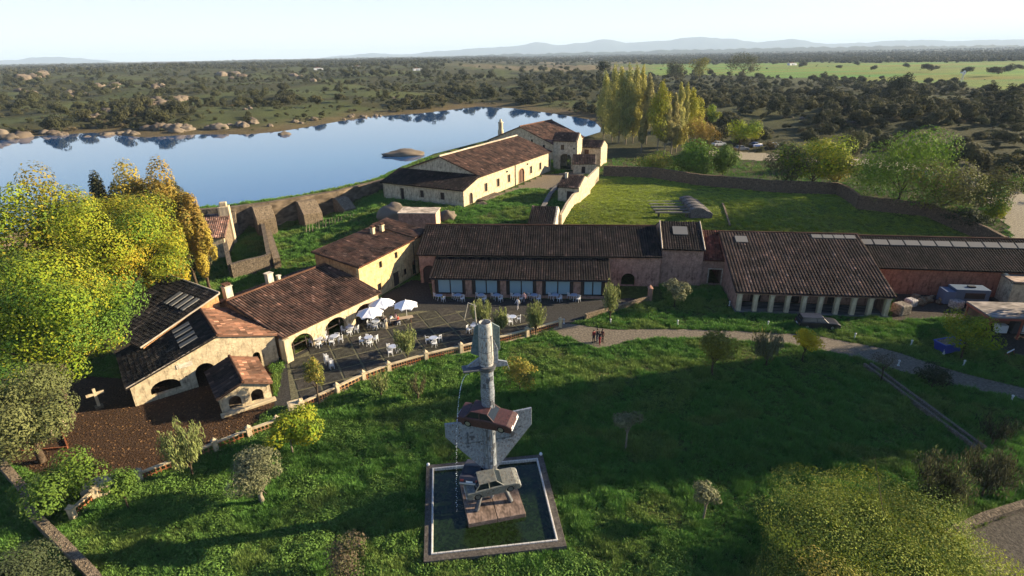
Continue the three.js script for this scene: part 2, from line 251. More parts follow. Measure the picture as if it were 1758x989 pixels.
function wall(b, Mx, len, top, holes, mat, th = .45, y0 = -.6) { // top: a height or a profile [[s, y], ...]
  const prof = typeof top === 'number' ? [[0, top], [len, top]] : top, s = new THREE.Shape(); s.moveTo(0, y0); s.lineTo(len, y0); for (let i = prof.length - 1; i >= 0; i--) s.lineTo(prof[i][0], prof[i][1]); s.closePath();
  for (const o of holes) s.holes.push(hole(o));
  const g = new THREE.ExtrudeGeometry(s, { depth: th, bevelEnabled: false }); g.translate(0, 0, -th); g.applyMatrix4(Mx); part('wall', g, mat, b);
  for (const o of holes) {
    if (o.trim) { const sh = holeShape(o, .16); sh.holes.push(hole(o)); const t = new THREE.ExtrudeGeometry(sh, { depth: .06, bevelEnabled: false }); t.translate(0, 0, -.02); t.applyMatrix4(Mx); part('window_surround', t, o.trim, b); }
    if (o.kind === 'open') continue;
    const set = -(o.set ?? .22), sh = holeShape(o), pane = new THREE.ExtrudeGeometry(sh, { depth: .05, bevelEnabled: false }); pane.translate(0, 0, set - .05); pane.applyMatrix4(Mx);
    const m = part(o.kind === 'door' ? 'door' : 'window', pane, o.mat || (o.kind === 'door' ? M.wood : M.glassDark), b);
    const f = []; const fw = .07; f.push(box(fw, o.h, .08, o.x - o.w / 2 + fw / 2, o.y + o.h / 2, set + .03), box(fw, o.h, .08, o.x + o.w / 2 - fw / 2, o.y + o.h / 2, set + .03), box(fw, o.arch ? o.h - .1 : o.h, .08, o.x, o.y + o.h / 2, set + .03)); if (!o.arch) f.push(box(o.w - fw * 2, fw, .079, o.x, o.y + o.h - fw / 2, set + .03)); f.push(box(o.w - fw * 2, fw, .079, o.x, o.y + fw / 2, set + .03));
    const fg = merge(f); fg.applyMatrix4(Mx); part('frame', fg, o.frame || M.woodDark, m);
  }
}
let roofSeed = 1;
function roofPlane(b, A, B, Ct, D, col, o = {}) { // barrel tiles in rows: A-B the eave, D-Ct the top edge
  const r = rng(roofSeed++ * 977), a = V(...A), bb = V(...B), c = V(...Ct), d = V(...D), cw = o.cw || .35, rh = o.rh || .5;
  const w = (a.distanceTo(bb) + d.distanceTo(c)) / 2, h = (a.distanceTo(d) + bb.distanceTo(c)) / 2, nc = Math.max(2, Math.round(w / cw)), nr = Math.max(2, Math.round(h / rh));
  const N = bb.clone().sub(a).cross(d.clone().sub(a)).normalize(); if (N.y < 0) N.negate(); const flip = bb.clone().sub(a).cross(d.clone().sub(a)).dot(N) < 0;
  const sd0 = roofSeed * 5.1, at = (u, v, l) => a.clone().lerp(bb, u).lerp(d.clone().lerp(c, u), v)  .addScaledVector(N, l - (o.cw ? 0 : .07 * Math.sin(Math.PI * u) * Math.sin(Math.PI * v) + .035 * Math.sin(Math.PI * v) * n2(u * w * .35 + sd0, v * h * .3)));
  const pos = [], colr = [], px = [0, .3, .7, 1], am = o.am || .085, pl = [0, am, am, 0]; const sd = roofSeed * 3.7;
  const quad = (p, q, s, t, k) => { const list = flip ? [p, s, q, p, t, s] : [p, q, s, p, s, t]; for (const v of list) { pos.push(v.x, v.y, v.z); colr.push(...k); } };
  for (let i = 0; i < nc; i++) { const jog = (r() - .5) * .02, cb = .8 + .4 * r();
    for (let j = 0; j < nr; j++) {
      const patch = fbm(i * cw * .28 + sd, j * rh * .28, 3), t = Math.max(.25, .62 + .6 * r() + patch * .8) * (r() < .06 ? 2.1 : 1) * cb, g2 = (r() - .5) * .16 + patch * .14; const k = [col[0] * t * (1 + g2), col[1] * t, col[2] * t * (1 - g2 * .5)];
      const v0 = j / nr, v1 = (j + 1) / nr + .1 / nr, lift = .03 + jog + (r() - .5) * .04;
      for (let s = 0; s < 3; s++) quad(at((i + px[s]) / nc, v0, pl[s] + lift), at((i + px[s + 1]) / nc, v0, pl[s + 1] + lift), at((i + px[s + 1]) / nc, Math.min(1, v1), pl[s + 1] * .85), at((i + px[s]) / nc, Math.min(1, v1), pl[s] * .85), k);
    } }
  const th = .16, e = [a, bb, c, d], lo = e.map(p => p.clone().addScaledVector(N, -th)), k = [col[0] * .9, col[1] * .9, col[2] * .9];
  for (let i = 0; i < 4; i++) { const j = (i + 1) % 4; quad(e[j], e[i], lo[i], lo[j], k); } quad(lo[3], lo[2], lo[1], lo[0], k);
  const g = new THREE.BufferGeometry(); g.setAttribute('position', new THREE.Float32BufferAttribute(pos, 3)); g.setAttribute('color', new THREE.Float32BufferAttribute(colr, 3)); g.computeVertexNormals(); g.setAttribute('uv', new THREE.Float32BufferAttribute(new Float32Array(pos.length / 3 * 2), 2));
  const m = part('roof', g, M.tileV, b); m.at = at; m.N = N; return m;
}
function ridge(b, A, B, mat, r = .16, parent) { const g = bar(A, B, r, r, 8); part('ridge_cap', g, mat, parent || b); }
function skylight(roof, u0, u1, v0, v1, n = 1) { for (let i = 0; i < n; i++) { const a = lerp(u0, u1, i / n) , b = lerp(u0, u1, (i + .9) / n), P = [[a, v0], [b, v0], [b, v1], [a, v1]].map(([u, v]) => roof.at(u, v, .20)), Q = [[a, v0], [b, v0], [b, v1], [a, v1]].map(([u, v]) => roof.at(u, v, .02)); const pos = [], q = (p, s, t, w) => { for (const v of [p, s, t, p, t, w]) pos.push(v.x, v.y, v.z); }; q(...P); for (let k = 0; k < 4; k++) { const j = (k + 1) % 4; q(Q[k], Q[j], P[j], P[k]); }
  const g = new THREE.BufferGeometry(); g.setAttribute('position', new THREE.Float32BufferAttribute(pos, 3)); g.computeVertexNormals(); part('skylight', g, M.poly, roof); } }
M.poly = std(.15, .145, .135, .86, { side: THREE.DoubleSide }); M.polyDim = std(.16, .16, .14, .5, { side: THREE.DoubleSide });
M.ridge = std(.16, .085, .06, .95, { map: st3 }); M.mortar = std(.62, .55, .48, .95, { map: st3 });
function chimney(b, x, y, z, w, d, h, mat, pots = true) { const c = part('chimney', merge([box(w, h, d, x, y + h / 2, z), box(w + .16, .12, d + .16, x, y + h + .06, z)]), mat, b); if (pots) part('chimney_cap', merge([box(.08, .22, d * .8, x - w * .35, y + h + .23, z), box(.08, .22, d * .8, x + w * .35, y + h + .23, z), box(w * 1.05, .07, d * 1.05, x, y + h + .375, z)]), M.ridge, c); }
const TILE = { old: [.042, .028, .023], dark: [.0165, .0125, .0115], brown: [.088, .051, .036], red: [.17, .088, .056], portico: [.044, .030, .025] };
// opening on a wall, read from its corners in the photograph
const openAt = (b, px0, py0, px1, py1, kind, o = {}) => { const a = hit(b, px0, py0, o.ax || 'z', o.at || 0), c = hit(b, px1, py1, o.ax || 'z', o.at || 0), u0 = o.ax === 'x' ? -a.z : a.x, u1 = o.ax === 'x' ? -c.z : c.x, w = Math.abs(u1 - u0), x = (u0 + u1) / 2, y0 = Math.max(o.y0 ?? -9, Math.min(a.y, c.y)); return { x, y: y0, w: Math.max(o.minW || .5, w), h: Math.max(a.y, c.y) - y0, kind, ...o.set }; };

// ---------------------------------------------------------------- the long cafe range
{
  const b = house('cafe_range', 'long dark-tiled range with a glazed lean-to facing the terrace', [-13.9, -80.3], [21.7, -77.2]), L = b.L;
  const x0 = 2.9, x1 = 28, zf = 5.1;
  wall(b, front(), L, 4.7, [{ x: 1.45, y: 0, w: 2, h: 2.9, arch: true, kind: 'door', mat: M.woodDark, set: .3 }, { x: 31.2, y: .1, w: 2, h: 1.9, arch: true, kind: 'open' }], M.pink);
  wall(b, backSide(L, -14), L, 4.7, [], M.pink);
  wall(b, rightEnd(L, -.45), 13.1, [[0, 4.7], [6.55, 7.0], [13.1, 4.7]], [], M.pink); wall(b, leftEnd(0, -13.55), 13.1, [[0, 4.7], [6.55, 7.0], [13.1, 4.7]], [], M.pink);
  const rf = roofPlane(b, [-.3, 4.68, .45], [L + .1, 4.68, .45], [L + .1, 7.2, -7], [-.3, 7.2, -7], TILE.dark); roofPlane(b, [L + .1, 4.68, -14.4], [-.3, 4.68, -14.4], [-.3, 7.2, -7], [L + .1, 7.2, -7], TILE.dark, { cw: .6, rh: .9 });
  ridge(b, [-.3, 7.26, -7], [L + .1, 7.26, -7], M.ridge);
  // glazed lean-to
  const lr = roofPlane(b, [x0 - .3, 2.95, zf + .45], [x1 + .2, 2.95, zf + .45], [x1 + .2, 4.35, .05], [x0 - .3, 4.35, .05], TILE.dark);
  part('flashing', box(x1 - x0 + .4, .12, .22, (x0 + x1) / 2, 4.52, .16), M.mortar, b);
  const bays = [[3.7, 7.3], [9.1, 12.3], [14, 17.4], [19.1, 22.6], [24.5, 27]], holes = bays.map(([a, c]) => ({ x: (a + c) / 2, y: .35, w: c - a + .9, h: 2.3, kind: 'open' }));
  wall(b, front(x0, zf), x1 - x0, 2.9, holes.map(o => ({ ...o, x: o.x - x0 })), M.pink, .4);
  wall(b, rightEnd(x1, zf - .4), zf - .4, [[0, 2.9], [zf - .4, 4.2]], [], M.pink, .35); wall(b, leftEnd(x0, 0), zf - .4, [[0, 4.2], [zf - .4, 2.9]], [], M.pink, .35);
  for (const [a, c] of bays) for (let k = 0; k < 2; k++) { const w = (c - a) / 2, x = a + w * (k + .5); const p = part('window', box(w - .16, 1.95, .05, x, 1.55, zf - .3), M.blind, b); part('frame', merge([box(.1, 2.2, .12, x - w / 2 + .0, 1.5, zf - .28), box(.1, 2.2, .12, x + w / 2, 1.5, zf - .281), box(w, .1, .11, x, .5, zf - .28), box(w, .1, .11, x, 2.57, zf - .28)]), M.iron, p); }
  for (const [a, c] of bays) for (const s of [a - .23, c + .23]) part('shutter', box(.42, 2.28, .06, s, 1.5, zf - .3), M.woodDark, b);
  part('gutter', bar([x0, 2.86, zf + .5], [x1, 2.86, zf + .5], .07), M.iron, b);
}
{ // skylit cross range and the link with the doorway
  const b = house('skylit_tower', 'taller pink block with a single square skylight in its tiles', [22.0, -78.1], [27.8, -77.2]), L = b.L;
  wall(b, front(), L, 5.7, [], M.pink); wall(b, backSide(L, -12), L, 5.7, [], M.pink);
  wall(b, rightEnd(L, -.45), 11.1, [[0, 5.6], [5.55, 8.0], [11.1, 5.6]], [], M.pink); wall(b, leftEnd(0, -11.55), 11.1, [[0, 5.6], [5.55, 8.0], [11.1, 5.6]], [], M.pink);
  const rf = roofPlane(b, [-.05, 5.6, .4], [L + .05, 5.6, .4], [L + .05, 8.0, -6], [-.05, 8.0, -6], TILE.dark); roofPlane(b, [L, 5.6, -12.4], [0, 5.6, -12.4], [0, 8.0, -6], [L, 8.0, -6], TILE.dark, { cw: .6, rh: .9 });
  for (const x of [-.05, L + .05]) part('verge', bar([x, 5.72, .42], [x, 8.12, -6], .1), M.mortar, b); skylight(rf, .30, .70, .52, .80);
  const c = house('doorway_link', 'short pink link with a dark doorway between two taller roofs', [27.85, -77.6], [31.2, -77.1]), W = c.L + .8;
  const d0 = openAt(c, 1217, 464, 1237, 488, 'door', { y0: 0 });
  wall(c, front(), W, 4.0, [{ ...d0, w: 1.8, h: 2.3, kind: 'open', trim: M.mortar }], M.pink); wall(c, backSide(W, -12), W, 4.0, [], M.pink);
  roofPlane(c, [0, 3.98, .4], [W, 3.98, .4], [W, 6.5, -6.5], [0, 6.5, -6.5], [.09, .035, .026]); roofPlane(c, [W, 3.98, -12.4], [0, 3.98, -12.4], [0, 6.5, -6.5], [W, 6.5, -6.5], TILE.dark, { cw: .6, rh: .9 });
}
{ // portico with its great roof
  const b = house('portico_hall', 'hall with a great sloping tiled roof over a row of square pillars', [29.6, -68.0], [48.3, -65.4]), L = b.L, D = 13.4;
  const rf = roofPlane(b, [-.35, 2.88, .22], [L + .35, 2.88, .22], [L + .35, 7.0, -D], [-.35, 7.0, -D], TILE.portico, { cw: .42, am: .12 });
  roofPlane(b, [L + .35, 4.0, -D - 7], [-.35, 4.0, -D - 7], [-.35, 7.0, -D], [L + .35, 7.0, -D], TILE.dark, { cw: .6, rh: .9 }); ridge(b, [-.35, 7.06, -D], [L + .35, 7.06, -D], M.ridge);
  const pts = [[0, 2.75], [D - 3, 5.85], [D, 6.8], [D + 6, 4.2]].map(([s, y]) => [s, y]);
  wall(b, rightEnd(L, -.6), D + 5.4, pts.map(([s, y], i) => [i === 3 ? D + 5.4 : Math.max(0, s - .6 * (i > 0)), y]), [], M.pink, .4);
  wall(b, leftEnd(0, -D - 6), D + 5.4, [[0, 4.2], [6, 6.8], [D + 5.4, 2.85]], [], M.pink, .4); wall(b, backSide(L, -D - 6), L, 4.2, [], M.pink, .4);
  wall(b, front(.4, -3.6), L - .8, 3.6, [3, 8, 13].map(x => ({ x, y: 0, w: 1.4, h: 2.1, kind: 'door', mat: M.woodDark })), M.pink, .3, 0);
  for (let i = 0; i < 10; i++) part('pillar', merge([box(.56, 2.5, .56, .38 + i * (L - .76) / 9, 1.15, -.28, .03), box(.66, .12, .66, .38 + i * (L - .76) / 9, 2.46, -.28)]), M.creamPale, b);
  part('lintel', box(L, .32, .5, L / 2, 2.68, -.28), M.pink, b); part('step', box(L + .2, .2, 3.4, L / 2, 0, -1.5), M.concrete, b);
  skylight(rf, .105, .20, .80, .91); skylight(rf, .66, .97, .905, .965, 4);
}
{ // red wing
  const b = house('red_wing', 'long red-walled wing with a strip of roof lights under its ridge', [48.4, -73.7], [92, -67.2]), L = b.L;
  wall(b, front(), L, 3.9, [{ x: 31, y: .2, w: 1.2, h: 2, kind: 'door', mat: M.woodDark }], M.red); wall(b, backSide(L, -13), L, 3.9, [], M.red); wall(b, rightEnd(L, -.45), 12.1, [[0, 3.9], [6.05, 6.3], [12.1, 3.9]], [], M.red);
  const rf = roofPlane(b, [0, 3.9, .4], [L, 3.9, .4], [L, 6.4, -6.6], [0, 6.4, -6.6], TILE.dark); roofPlane(b, [L, 3.9, -13.4], [0, 3.9, -13.4], [0, 6.4, -6.6], [L, 6.4, -6.6], TILE.dark, { cw: .6, rh: .9 }); ridge(b, [0, 6.46, -6.6], [L, 6.46, -6.6], M.ridge);
  skylight(rf, .035, .98, .70, .86, 20);
}
{ // yellow two-storey house beside the ramp
  const b = house('yellow_house', 'two-storey yellow house with a single-pitch brown tiled roof', [-20.8, -72.0], [-13.6, -87.6]), L = b.L, D = 7.4;
  const win = [[655 - 4, 452, 655 + 1, 459], [678, 436, 682, 443]].map(p => openAt(b, ...p, 'window'));
  const hs = [...win.map(o => ({ ...o, w: .7, h: 1.0 })), { x: 8.2, y: 0, w: 1.5, h: 2.2, kind: 'door', mat: M.woodDark }, { x: 10.6, y: .9, w: .8, h: 1, kind: 'window' }, { x: 13.2, y: 0, w: 1.4, h: 2.5, arch: true, kind: 'open' }, { x: 4.0, y: .8, w: .9, h: 1.1, kind: 'window' }];
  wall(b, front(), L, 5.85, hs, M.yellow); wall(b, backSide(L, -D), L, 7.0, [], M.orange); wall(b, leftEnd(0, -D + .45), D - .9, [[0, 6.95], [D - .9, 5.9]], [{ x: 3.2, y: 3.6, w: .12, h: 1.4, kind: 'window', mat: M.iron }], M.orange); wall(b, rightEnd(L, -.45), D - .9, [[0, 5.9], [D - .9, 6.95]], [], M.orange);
  const rf = roofPlane(b, [-.35, 5.85, .4], [13.2, 5.85, .4], [13.2, 7.15, -D - .3], [-.35, 7.15, -D - .3], TILE.brown);
  roofPlane(b, [13.25, 6.15, .4], [L + .2, 6.15, .4], [L + .2, 7.45, -D - .3], [13.25, 7.45, -D - .3], TILE.brown);
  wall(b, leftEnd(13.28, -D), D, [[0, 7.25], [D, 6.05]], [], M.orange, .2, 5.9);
  chimney(b, 10.8, 6.4, -5.6, .55, .5, 1.3, M.cream); chimney(b, 12.6, 6.3, -5.2, .6, .5, 1.4, M.cream); part('drainpipe', bar([13.1, 0, .08], [13.1, 5.7, .08], .06), M.iron, b); part('eaves_course', box(L, .16, .2, L / 2, 5.78, .1), M.brick, b);
}
{ // arcaded hall
  const b = house('arcaded_hall', 'broad brown-roofed hall with round arches opening on the terrace', [-26.0, -57.0], [-17.9, -69.5]), L = b.L, D = 9.4;
  const arches = [[2.3, 3.2], [7.4, 3.4], [12.2, 3.2]].map(([x, w]) => ({ x, y: 0, w, h: 2.35, arch: 1.35, kind: 'open' }));
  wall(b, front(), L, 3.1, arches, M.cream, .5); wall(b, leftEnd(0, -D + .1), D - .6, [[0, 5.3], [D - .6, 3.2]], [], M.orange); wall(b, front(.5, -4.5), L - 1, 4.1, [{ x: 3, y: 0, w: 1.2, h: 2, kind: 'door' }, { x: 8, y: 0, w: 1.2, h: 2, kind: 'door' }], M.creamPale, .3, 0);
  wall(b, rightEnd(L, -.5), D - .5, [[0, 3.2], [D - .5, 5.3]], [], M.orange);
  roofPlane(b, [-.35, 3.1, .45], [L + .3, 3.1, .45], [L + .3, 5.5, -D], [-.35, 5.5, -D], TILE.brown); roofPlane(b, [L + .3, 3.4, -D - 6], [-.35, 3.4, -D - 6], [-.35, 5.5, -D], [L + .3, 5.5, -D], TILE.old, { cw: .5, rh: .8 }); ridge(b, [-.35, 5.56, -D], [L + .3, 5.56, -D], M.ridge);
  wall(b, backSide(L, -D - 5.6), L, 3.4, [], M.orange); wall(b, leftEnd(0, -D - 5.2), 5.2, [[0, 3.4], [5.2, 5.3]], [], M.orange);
  for (const o of arches) part('arch_frame', merge([box(.09, 2.0, .08, o.x - o.w * .28, 1.0, -.42), box(.09, 2.1, .08, o.x + o.w * .28, 1.05, -.42), box(o.w - .1, .09, .08, o.x, 1.15, -.42)]), M.woodDark, b);
  chimney(b, 1.5, 4.2, -D - 2.6, .9, .8, 2.0, M.whiteWall); chimney(b, 6.5, 4.8, -D - 1.2, .8, .7, 1.7, M.whiteWall, false); chimney(b, 7.6, 4.9, -D - .8, .35, .35, 1.0, M.whiteWall, false);
  part('corner_buttress', box(.9, 2.9, 1.0, .0, 1.45, .25, .06), M.cream, b);
}
{ // the old oil mill with its porch
  const b = house('mill_house', 'cream gabled mill house with four slot roof lights in its mossy dark slope', [-38.0, -48.2], [-26.8, -56.8]), L = b.L, D = 9.2, ap = 8.6, hA = 5.2, hR = 3.55, hL = 2.35;
  wall(b, front(), L, [[0, hL], [ap, hA], [L, hR]], [{ x: 2.9, y: .5, w: 2.7, h: 1.45, arch: .9, kind: 'open' }, { x: 6.7, y: 0, w: 1.9, h: 2.5, arch: true, kind: 'open' }, { x: 4.9, y: 1.5, w: .2, h: .2, kind: 'open' }, { x: 11.9, y: .5, w: .8, h: 1.5, arch: true, kind: 'open' }], M.cream, .5);
  part('wall_plaque', box(1.5, .5, .05, 5.0, 2.95, .03), M.whiteWall, b);
  wall(b, leftEnd(0, -D), D - .5, hL, [], M.cream); wall(b, rightEnd(L, -.5), D - .5, hR, [], M.cream); wall(b, backSide(L, -D), L, [[0, hR], [L - ap, hA], [L, hL]], [], M.cream);
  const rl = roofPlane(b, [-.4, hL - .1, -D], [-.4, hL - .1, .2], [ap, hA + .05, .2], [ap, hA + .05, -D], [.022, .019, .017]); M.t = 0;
  roofPlane(b, [L + .3, hR - .1, .2], [L + .3, hR - .1, -D], [ap, hA + .05, -D], [ap, hA + .05, .2], TILE.red); ridge(b, [ap, hA + .12, .2], [ap, hA + .12, -D], M.ridge);  // sun-facing slope redder, mossy one darker; light and shade partly in the tile colours
  const sk = roofPlane; for (let i = 0; i < 4; i++) { skylight(rl, .26 + i * .155, .26 + i * .155 + .085, .62, .82); }
  part('eaves_course', bar([-.3, hL - .05, .1], [ap, hA, .1], .09), M.mortar, b);
  // porch
  const c = house('mill_porch', 'small arched porch with a sunlit red tiled slope before the mill house', [-28.35, -46.4], [-24.6, -49.07], 0, 'porch'), W = c.L, d = 5.6;
  wall(c, front(), W, [[0, 2.1], [W / 2, 2.95], [W, 2.1]], [{ x: 1.25, y: .35, w: 1.15, h: 1.35, arch: true, kind: 'open' }, { x: 3.3, y: .35, w: 1.15, h: 1.35, arch: true, kind: 'open' }], M.cream, .35);
  wall(c, rightEnd(W, -.35), d, 2.1, [{ x: 2.4, y: .35, w: 1.2, h: 1.4, arch: true, kind: 'open' }], M.cream, .35); wall(c, leftEnd(0, -d), d - .35, 2.1, [{ x: 3.4, y: 0, w: 1.3, h: 1.9, arch: true, kind: 'open' }], M.cream, .35);
  roofPlane(c, [-.3, 2.02, -d - .6], [-.3, 2.02, .3], [W / 2, 3.05, .3], [W / 2, 3.05, -d - .6], TILE.old); roofPlane(c, [W + .3, 2.02, .3], [W + .3, 2.02, -d - .6], [W / 2, 3.05, -d - .6], [W / 2, 3.05, .3], TILE.red); ridge(c, [W / 2, 3.1, .3], [W / 2, 3.1, -d - .6], M.ridge);  // sunlit slope in red tiles, shaded slope dark: light put into the colours
  part('plinth', box(W + .5, .35, .5, W / 2, .17, .3, .05), M.cream, c); part('floor', box(W - .7, .1, d, W / 2, .05, -d / 2 - .35), M.stoneDark, c);
  // back house with a single pitch
  const h = house('back_house', 'orange-walled house rising behind the mill with slot roof lights', [-40.2, -54.6], [-35.1, -62.2]), HL = h.L, hd = 11;
  wall(h, front(), HL, [[0, 3.6], [HL, 6.3]], [], M.orange); wall(h, rightEnd(HL, -.45), hd, 6.3, [], M.orange); wall(h, leftEnd(0, -hd), hd - .45, 3.6, [], M.orange); wall(h, backSide(HL, -hd), HL, [[0, 6.3], [HL, 3.6]], [], M.orange);
  const r2 = roofPlane(h, [-.4, 3.5, -hd], [-.4, 3.5, .3], [HL + .1, 6.45, .3], [HL + .1, 6.45, -hd], [.020, .018, .017]); for (let i = 0; i < 4; i++) skylight(r2, .50 + i * .11, .50 + i * .11 + .06, .60, .82);
  ridge(h, [HL + .1, 6.5, .3], [HL + .1, 6.5, -hd], M.mortar, .1); part('eaves_course', bar([-.4, 3.55, .34], [HL + .1, 6.4, .34], .1), M.mortar, h);
  const lk = house('lean_roof', 'low dark lean-to roof between the mill and the arcaded hall', [-33.9, -60.5], [-28.2, -66.0], 0, 'lean-to'); roofPlane(lk, [0, 3.0, 4.5], [lk.L, 3.0, 4.5], [lk.L, 3.9, 0], [0, 3.9, 0], TILE.old); wall(lk, front(), lk.L, 3.7, [], M.orange, .3);
}

// ---------------------------------------------------------------- rear annexes
{
  const e = G(731, 384, 4.6), b = house('flat_shed', 'small flat-topped shed with its sunlit end coloured cream behind the yellow house', [e[0] - 5.2, e[1] - 2.2], [e[0] + 1.6, e[1] - 1.6]); const D = 4;
  wall(b, front(), b.L, 5.9, [], M.pink); wall(b, rightEnd(b.L, -.45), D - .9, 5.9, [], M.cream); wall(b, leftEnd(0, -D + .45), D - .9, 5.9, [], M.pink); wall(b, backSide(b.L, -D), b.L, 5.9, [], M.pink); part('roof', box(b.L + .3, .18, D + .3, b.L / 2, 6.0, -D / 2, .03), M.mortar, b);  // sunlit end cream, shaded sides pink: lit and shaded tones put into the plaster
  const q = G(905, 386, 4), r = G(952, 388, 4), a = house('rear_annex', 'small dark-roofed annex with its sunlit gable coloured paler behind the long range', q, r), L = a.L;
  wall(a, front(), L, 3.9, [], M.pink); wall(a, rightEnd(L, -.45), 6, [[0, 3.9], [4.5, 6.3], [6, 5.4]], [], M.whiteWall); wall(a, leftEnd(0, -6.45), 6, [[0, 5.4], [1.5, 6.3], [6, 3.9]], [], M.pink); wall(a, backSide(L, -6.9), L, 5.2, [], M.pink);  // gable paler than the other walls: the sun on it is in the colour
  roofPlane(a, [0, 3.9, .2], [L - .3, 3.9, .2], [L - .3, 6.2, -5], [0, 6.2, -5], TILE.dark); roofPlane(a, [L - .3, 5.0, -7], [0, 5.0, -7], [0, 6.2, -5], [L - .3, 6.2, -5], TILE.dark);
}
// ---------------------------------------------------------------- the wool-washing barns by the lake
const KS = 28 / 30, KY = 4.0, K = (x, z) => [x * KS, z * KS];
{
  const b = house('wool_barn', 'long cream barn with a brown ridge roof and a dark lean-to across its end', K(-10, -119.2), K(11.3, -158.2), KY), L = b.L, D = 19.4, DL = 20.6, x0 = 6.4, e = 5.05, r = 8.3, le = 3.4, lt = 5.2;
  const P = (X, Y) => [640 + X / 4.186, 190 + Y / 4.186], w = (X, Y, X1, Y1, kind, o) => openAt(b, ...P(X, Y), ...P(X1, Y1), kind, o);
  const wins = [[803, 515, 822, 570], [892, 488, 908, 540], [970, 462, 986, 510], [1129, 410, 1144, 455], [1196, 390, 1210, 436], [1262, 365, 1274, 412]].map(p => ({ ...w(...p, 'window'), w: 1.15 })).map(o => ({ ...o, y: 1.3, h: 1.75, mat: M.woodDark, trim: M.creamPale }));
  const door = { ...w(1048, 395, 1088, 497, 'door'), y: 0, h: 3.3, arch: .9, mat: M.wood, trim: M.orange }; const arch = { ...w(693, 590, 718, 660, 'door'), y: 0, w: 1.3, h: 2.3, arch: true, mat: M.woodDark, trim: M.creamPale };
  wall(b, front(), L, [[0, le], [x0, e], [L, e]], [arch, ...wins, door], M.limewash, .5);
  wall(b, leftEnd(0, -DL), DL - .5, le, [.25, .5, .75].map((f, i) => ({ x: f * DL, y: i ? .9 : 0, w: 1.0, h: i ? 1.5 : 2.4, kind: i ? 'window' : 'door', mat: M.woodDark, trim: M.creamPale })), M.limewash, .5);
  wall(b, leftEnd(x0, -D), D - .5, [[0, e], [D / 2, r], [D - .5, e]], [], M.limewash, .4);
  wall(b, rightEnd(L, -.5), D - .5, [[0, e], [D / 2, r], [D - .5, e]], [], M.limewash, .4); wall(b, backSide(L, -D), L - x0, e, [], M.limewash); wall(b, backSide(x0, -DL), x0, [[0, lt], [x0, le]], [], M.limewash);
  const big = { cw: .42, rh: .6 };
  roofPlane(b, [x0 - .3, e - .1, .5], [L + .2, e - .1, .5], [L + .2, r + .1, -D / 2], [x0 - .3, r + .1, -D / 2], TILE.brown, big); roofPlane(b, [L + .2, e - .1, -D - .5], [x0 - .3, e - .1, -D - .5], [x0 - .3, r + .1, -D / 2], [L + .2, r + .1, -D / 2], TILE.brown, big);
  roofPlane(b, [-.5, le - .1, -DL - .4], [-.5, le - .1, .3], [x0 + .05, lt, .3], [x0 + .05, lt, -DL - .4], TILE.dark, big);
  ridge(b, [x0 - .3, r + .2, -D / 2], [L, r + .2, -D / 2], M.mortar, .22); const dp = hit(b, ...P(1022, 450)); part('drainpipe', bar([dp.x, 0, .1], [dp.x, e, .1], .09), M.iron, b);
  for (const X of [.33, .62]) part('wall_lamp', box(.25, .35, .3, lerp(x0, L, X), 3.9, .15, .04), M.iron, b);
  part('ramp', merge([box(7, .5, 2, 8.5, .2, 1.1)]), M.stoneDark, b);
  const c = house('gabled_barn', 'second gabled barn with a tall round chimney beside the lake', K(-6.5, -188.5), K(13.5, -175.5), KY), cl = c.L, cd = 19;
  wall(c, front(), cl, [[0, 4.4], [cl / 2, 8.6], [cl, 4.4]], [{ x: 9, y: 4.4, w: .8, h: .9, kind: 'window' }, { x: 15, y: 4.4, w: .8, h: .9, kind: 'window' }, { x: 19, y: 3, w: .8, h: 1, kind: 'window' }], M.limewash, .5); wall(c, leftEnd(0, -cd), cd - .5, 4.4, [], M.limewash); wall(c, rightEnd(cl, -.5), cd - .5, 4.4, [], M.limewash); wall(c, backSide(cl, -cd), cl, [[0, 4.4], [cl / 2, 8.6], [cl, 4.4]], [], M.limewash);
  roofPlane(c, [-.5, 4.25, -cd], [-.5, 4.25, .4], [cl / 2, 8.75, .4], [cl / 2, 8.75, -cd], TILE.brown, big); roofPlane(c, [cl + .5, 4.25, .4], [cl + .5, 4.25, -cd], [cl / 2, 8.75, -cd], [cl / 2, 8.75, .4], TILE.brown, big); ridge(c, [cl / 2, 8.85, .4], [cl / 2, 8.85, -cd], M.ridge, .2);
  const ch = part('chimney', new THREE.LatheGeometry([[.95, 4], [.9, 6.8], [.72, 7.2], [.68, 9.0], [.85, 9.15], [.8, 9.4], [.45, 9.5], [.3, 10.2], [0, 10.3]].map(p => new THREE.Vector2(...p)), 14), M.limewash, c); ch.position.set(2.6, 0, -2.5);
  const g = house('gate_tower', 'square gate tower with a dark arched passage and pyramidal tiles', K(12.3, -160.7), K(18.7, -158.4), KY), gl = g.L, gd = 5.5, gw = { x: gl * .52, y: 0, w: 2.9, h: 4.1, arch: 1.1, kind: 'open' };
  wall(g, front(), gl, 7.4, [gw, { x: gl * .38, y: 5.0, w: .9, h: 1.3, kind: 'window' }, { x: gl * .86, y: 5.2, w: .4, h: .5, kind: 'window' }], M.limewash, .5); wall(g, backSide(gl, -gd), gl, 7.4, [{ ...gw, x: gl * .48, w: 2.0, h: 3.6 }], M.limewash, .5); wall(g, rightEnd(gl, -.5), gd - 1, [[0, 7.4], [gd / 2 - .5, 9.1], [gd - 1, 7.4]], [{ x: 2, y: 3.2, w: .6, h: .9, kind: 'window' }], M.limewash, .5); wall(g, leftEnd(0, -gd + .5), gd - 1, [[0, 7.4], [gd / 2 - .5, 9.1], [gd - 1, 7.4]], [], M.limewash, .5);
